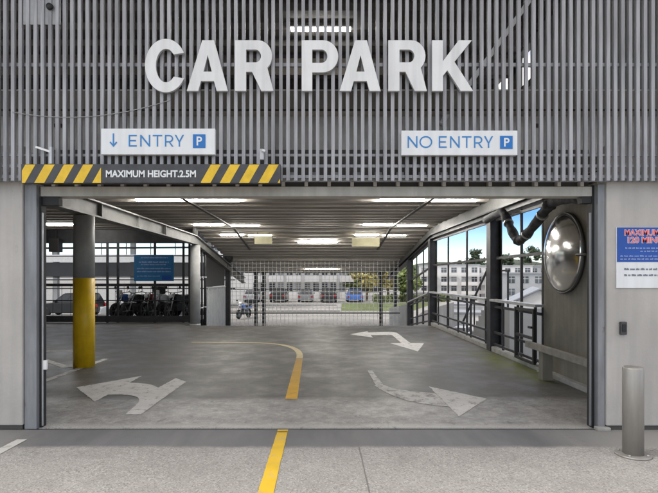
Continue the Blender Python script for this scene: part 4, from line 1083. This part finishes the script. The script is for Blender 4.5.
rb_ = [(38, 96, 10, 3, 'bgrey', 'low grey block before the white ones in the long bay'), (57, 100, 12, 4, 'bwhite', 'nearer white block behind the dark column between the bays'), (33, 128, 15, 4, 'bwhite', 'white block seen through the window bay beside the ramp'), (49, 134, 15, 4, 'bwhite', 'white block nearest the ramp, seen through the long window bay'),
       (65, 137, 14, 4, 'bgrey', 'pale grey block right of the white one in the long bay'), (44, 112, 11, 3, 'bwhite', 'lower white block in front of the taller ones in the long bay'),
       (80, 140, 15, 4, 'bwhite', 'white block in the right half of the mirror side bay'), (66, 118, 12, 3, 'bwhite', 'lower white block in the mirror side window bay'), (97, 146, 16, 5, 'bwhite', 'taller white block at the right edge of the view')]
for x, y, w, s, mm, lab in rb_:
    block('apartment_building', lab, (x, y, VALE), R(-12), w, 9, s, M[mm], M['glassw'], 2.35, max(3, int(w / 2.2)), balcony=(s == 4), ww=1.3, wh=1.25, group='apartment blocks seen through the right windows')
# lower sheds just outside the right windows
def shed(loc, rz, w, dep, h, rise, label):
    t = thing('shed', label, 'shed', loc, rz, 'gabled sheds outside the right windows')
    m = MB(); m.prism([(-w / 2, 0), (w / 2, 0), (w / 2, h), (0, h + rise), (-w / 2, h)], 'y', 0, dep); m.build('wall', M['bwhite'], t, True)
    for s in (-1, 1):
        m = MB(); m.prism([(s * (w / 2 + .25), h - .08), (0, h + rise + .03), (0, h + rise + .13), (s * (w / 2 + .25), h + .02)], 'y', -.25, dep + .25); m.build('roof', M['roofgrey'], t, True)
    MB().box(-.5, .5, -.05, -.003, .02, 1.3).build('door', M['bgrey'], t, True)
    return t
shed((10.5, 21, VALE), R(-28), 4.0, 9, 4.65, .95, 'tall grey roofed shed just outside the window bay by the mirror')
shed((14.5, 33, VALE), R(-20), 5.0, 8, 4.5, 1.3, 'grey roofed shed outside the long window bay')
# outside stair beside the long window bay
t = thing('outside_stair', 'concrete stair rising outside the long window bay on the right', 'stair', (5.6, 15, VALE))
m = MB(); st = [(17.6, VALE + .01)]
for k in range(10): st += [(17.6 - k * .26, LOW + (k + 1) * .19), (17.6 - (k + 1) * .26, LOW + (k + 1) * .19)]
st += [(13.2, LOW + 1.9), (13.2, VALE + .01)]
m.prism(st, 'x', 5.0, 6.1); m.build('steps', M['bgrey'], t)
m = MB(); m.bar((5.0, 17.6, LOW + 1.1), (5.0, 15.0, LOW + 2.9), .05); m.bar((5.0, 15.0, LOW + 2.9), (5.0, 13.2, LOW + 2.9), .05)
for y, z in ((17.4, LOW + .2), (16.2, LOW + 1.1), (15.0, LOW + 1.9), (13.3, LOW + 1.9)): m.bar((5.0, y, z), (5.0, y, z + 1.0), .04)
m.build('railing', M['dark'], t)
for x, y, rz, w, lab in ((21, 62, -20, 10, 'white garage row beyond the nearest one outside the right windows'), (33, 66, -14, 9, 'white garage row seen through the mirror side bay'), (27, 82, -10, 16, 'long low white garage row in front of the apartment blocks')):
    t = thing('garage_row', lab, 'garages', (x, y, VALE), R(rz), 'low garage rows on the right')
    MB().box(-w / 2, w / 2, 0, 5, 0, 2.1).build('wall', M['bwhite'], t, True)
    MB().box(-w / 2 - .15, w / 2 + .15, -.2, 5.15, 2.103, 2.3).build('roof', M['roofgrey'], t, True)
    n = int(w / 2.6)
    for k in range(n): MB().box(-w / 2 + (k + .5) * w / n - 1, -w / 2 + (k + .5) * w / n + 1, -.04, -.003, .02, 1.8).build('garage_door', M['bgrey'] if k % 2 else M['panelgrey'], t, True)
for i, (x, y, rz, c, lab) in enumerate(((15.5, 54, 60, 'white', 'white car parked outside, seen low through the long window bay'), (18.8, 55.5, 70, 'grey', 'grey car parked outside beside the white one, right of it'), (27.5, 56, 65, 'black', 'black car parked outside, seen through the mirror side bay'))):
    make_car(lab, c, (x, y, VALE), R(rz), group='cars parked outside the right windows')
# neighbouring parking deck on the left
t = thing('neighbouring_deck', 'open concrete parking deck behind the left fence with dark slab edges', 'building', (-20, 45, LOW))
MB().box(-48, -7.5, 45, 49, 1.75, 3.0).build('slab', M['bdark'], t)  # near-black colour paints the shade on the concrete slab edge
MB().box(-48, -7.5, 44.9, 45.1, 3.05, 3.7).build('parapet', M['white'], t)
MB().box(-48, -7.5, 45, 49, 5.0, 5.8).build('slab', M['bdark'], t)
MB().box(-48, -7.5, 44.9, 45.1, 5.85, 6.6).build('parapet', M['bwhite'], t)
MB().box(-48, -7.5, 56, 56.3, LOW, 3.4).build('back_wall', M['white'], t)
for x in (-45, -38, -31, -24, -17, -10):
    MB().box(x - .2, x + .2, 45.3, 45.7, LOW, 1.74).build('column', M['bgrey'], t); MB().box(x - .2, x + .2, 45.3, 45.7, 3.01, 4.99).build('column', M['bgrey'], t)
for zz, rr in ((3.45, .05), (4.75, .12)): MB().tube([(-46, 44.5, zz), (-7.6, 44.5, zz + .15)], rr, 8).build('pipe', M['dark'], t)
for k in range(18): MB().box(-46 + k * 2.2, -45.94 + k * 2.2, 44.8, 44.86, 3.70, 4.9).build('rail_post', M['dark'], t)
MB().box(-46, -7.6, 44.8, 44.86, .6, .72).build('rail', M['dark'], t)
MB().box(-46, -7.6, 44.7, 44.78, 1.38, 1.5).build('rail', M['dark'], t)
MB().tube([(-40, 44.7, 4.2), (-8, 44.7, 4.35)], .09, 8).build('pipe', M['dark'], t)
# unseen left end wall, added to keep the sun out of the parking bay
tag(MB().box(-16.2, -16.003, 5.45, 21.6, 0, CEIL).build('sun_block_wall', M['concrete_in']), 'unseen concrete end wall added to block sun from the left parking bay', 'wall')

# trees ------------------------------------------------------
def tree(label, loc, h, r, leaf, n=900, group='trees seen past the car park', trunk_h=None, size=.28):
    t = thing('tree', label, 'tree', loc, 0, group)
    th = trunk_h or h * .35
    m = MB(); m.tube([(0, 0, -.1), (.05, .03, th * .5), (.0, .05, th), (.1, 0, h * .75)], [r * .09, r * .07, r * .055, r * .02], 8)
    for k in range(6):
        q = random.uniform(0, 6.28); z = th * random.uniform(.7, 1.3); m.tube([(0, 0, z), (math.cos(q) * r * .35, math.sin(q) * r * .35, z + h * .15), (math.cos(q) * r * .65, math.sin(q) * r * .65, z + h * .25)], [r * .04, r * .025, r * .01], 6)
    m.build('trunk', M['bark'], t, True)
    m = MB(); cl = []
    for k in range(16):
        q = random.uniform(0, 6.28); zz = random.uniform(-1, 1); rr = math.sqrt(max(0, 1 - zz * zz)) * random.uniform(.35, .95)
        cl.append((Vector((math.cos(q) * r * rr * .8, math.sin(q) * r * rr * .8, h * .66 + zz * h * .27)), r * random.uniform(.22, .42)))
    for i in range(n):
        c, cr_ = random.choice(cl); d = Vector((random.gauss(0, 1), random.gauss(0, 1), random.gauss(0, .8))).normalized() * cr_ * random.uniform(.4, 1.1)
        p = c + d; u = Vector((random.gauss(0, 1), random.gauss(0, 1), random.gauss(0, 1))).normalized(); v = u.orthogonal().normalized(); s = size * random.uniform(.6, 1.3)
        m._f([m.bm.verts.new(p + u * s), m.bm.verts.new(p + v * s * .6), m.bm.verts.new(p - u * s), m.bm.verts.new(p - v * s * .6)])
    m.build('crown', leaf, t, True); return t
tree('yellowing leafy tree beyond the grille, left of the dark post pair', (5.6, 60, LOW), 4.0, 1.8, M['leafy'])
tree('taller yellow green tree beyond the grille between the dark posts', (8.4, 62, LOW), 4.8, 2.1, M['leafy'])
tree('green tree beyond the grille at the right end of the verge', (9.6, 55, LOW), 3.6, 1.7, M['leafg'])
tree('small green tree beside the blue car', (4.6, 66, LOW), 3.2, 1.4, M['leafg'])
tree('broad green tree behind the dark posts on the verge', (12, 68, LOW), 4.6, 2.4, M['leafg'])
for i, (x, y, h) in enumerate(((60, 160, 10), (70, 166, 12), (84, 165, 10), (50, 160, 11), (98, 170, 12), (42, 158, 9))):
    tree('dark tree on the skyline, %s' % ('above the long window bay roofs', 'tallest above the white blocks', 'low and wide above the grey block', 'left of the tallest one', 'furthest right of the skyline trees', 'leftmost of the skyline trees')[i],
         (x, y, VALE), h + 5.5, 4.0, M['leafd'], 1500, 'dark trees on the skyline', size=.42)
# hedge along the verge
m = MB()
for i in range(2600):
    u = random.random(); p = Vector((5.8 + u * 9, 55 + u * 2 + random.uniform(-.35, .35), LOW + random.uniform(0.05, .85 + .1 * math.sin(u * 30))))
    a_ = Vector((random.gauss(0, 1), random.gauss(0, 1), random.gauss(0, 1))).normalized(); v = a_.orthogonal().normalized(); s = random.uniform(.07, .14)
    m._f([m.bm.verts.new(p + a_ * s), m.bm.verts.new(p + v * s * .7), m.bm.verts.new(p - a_ * s), m.bm.verts.new(p - v * s * .7)])
tag(m.build('hedge', M['leafg']), 'low clipped green hedge beyond the right end of the grille', 'hedge')
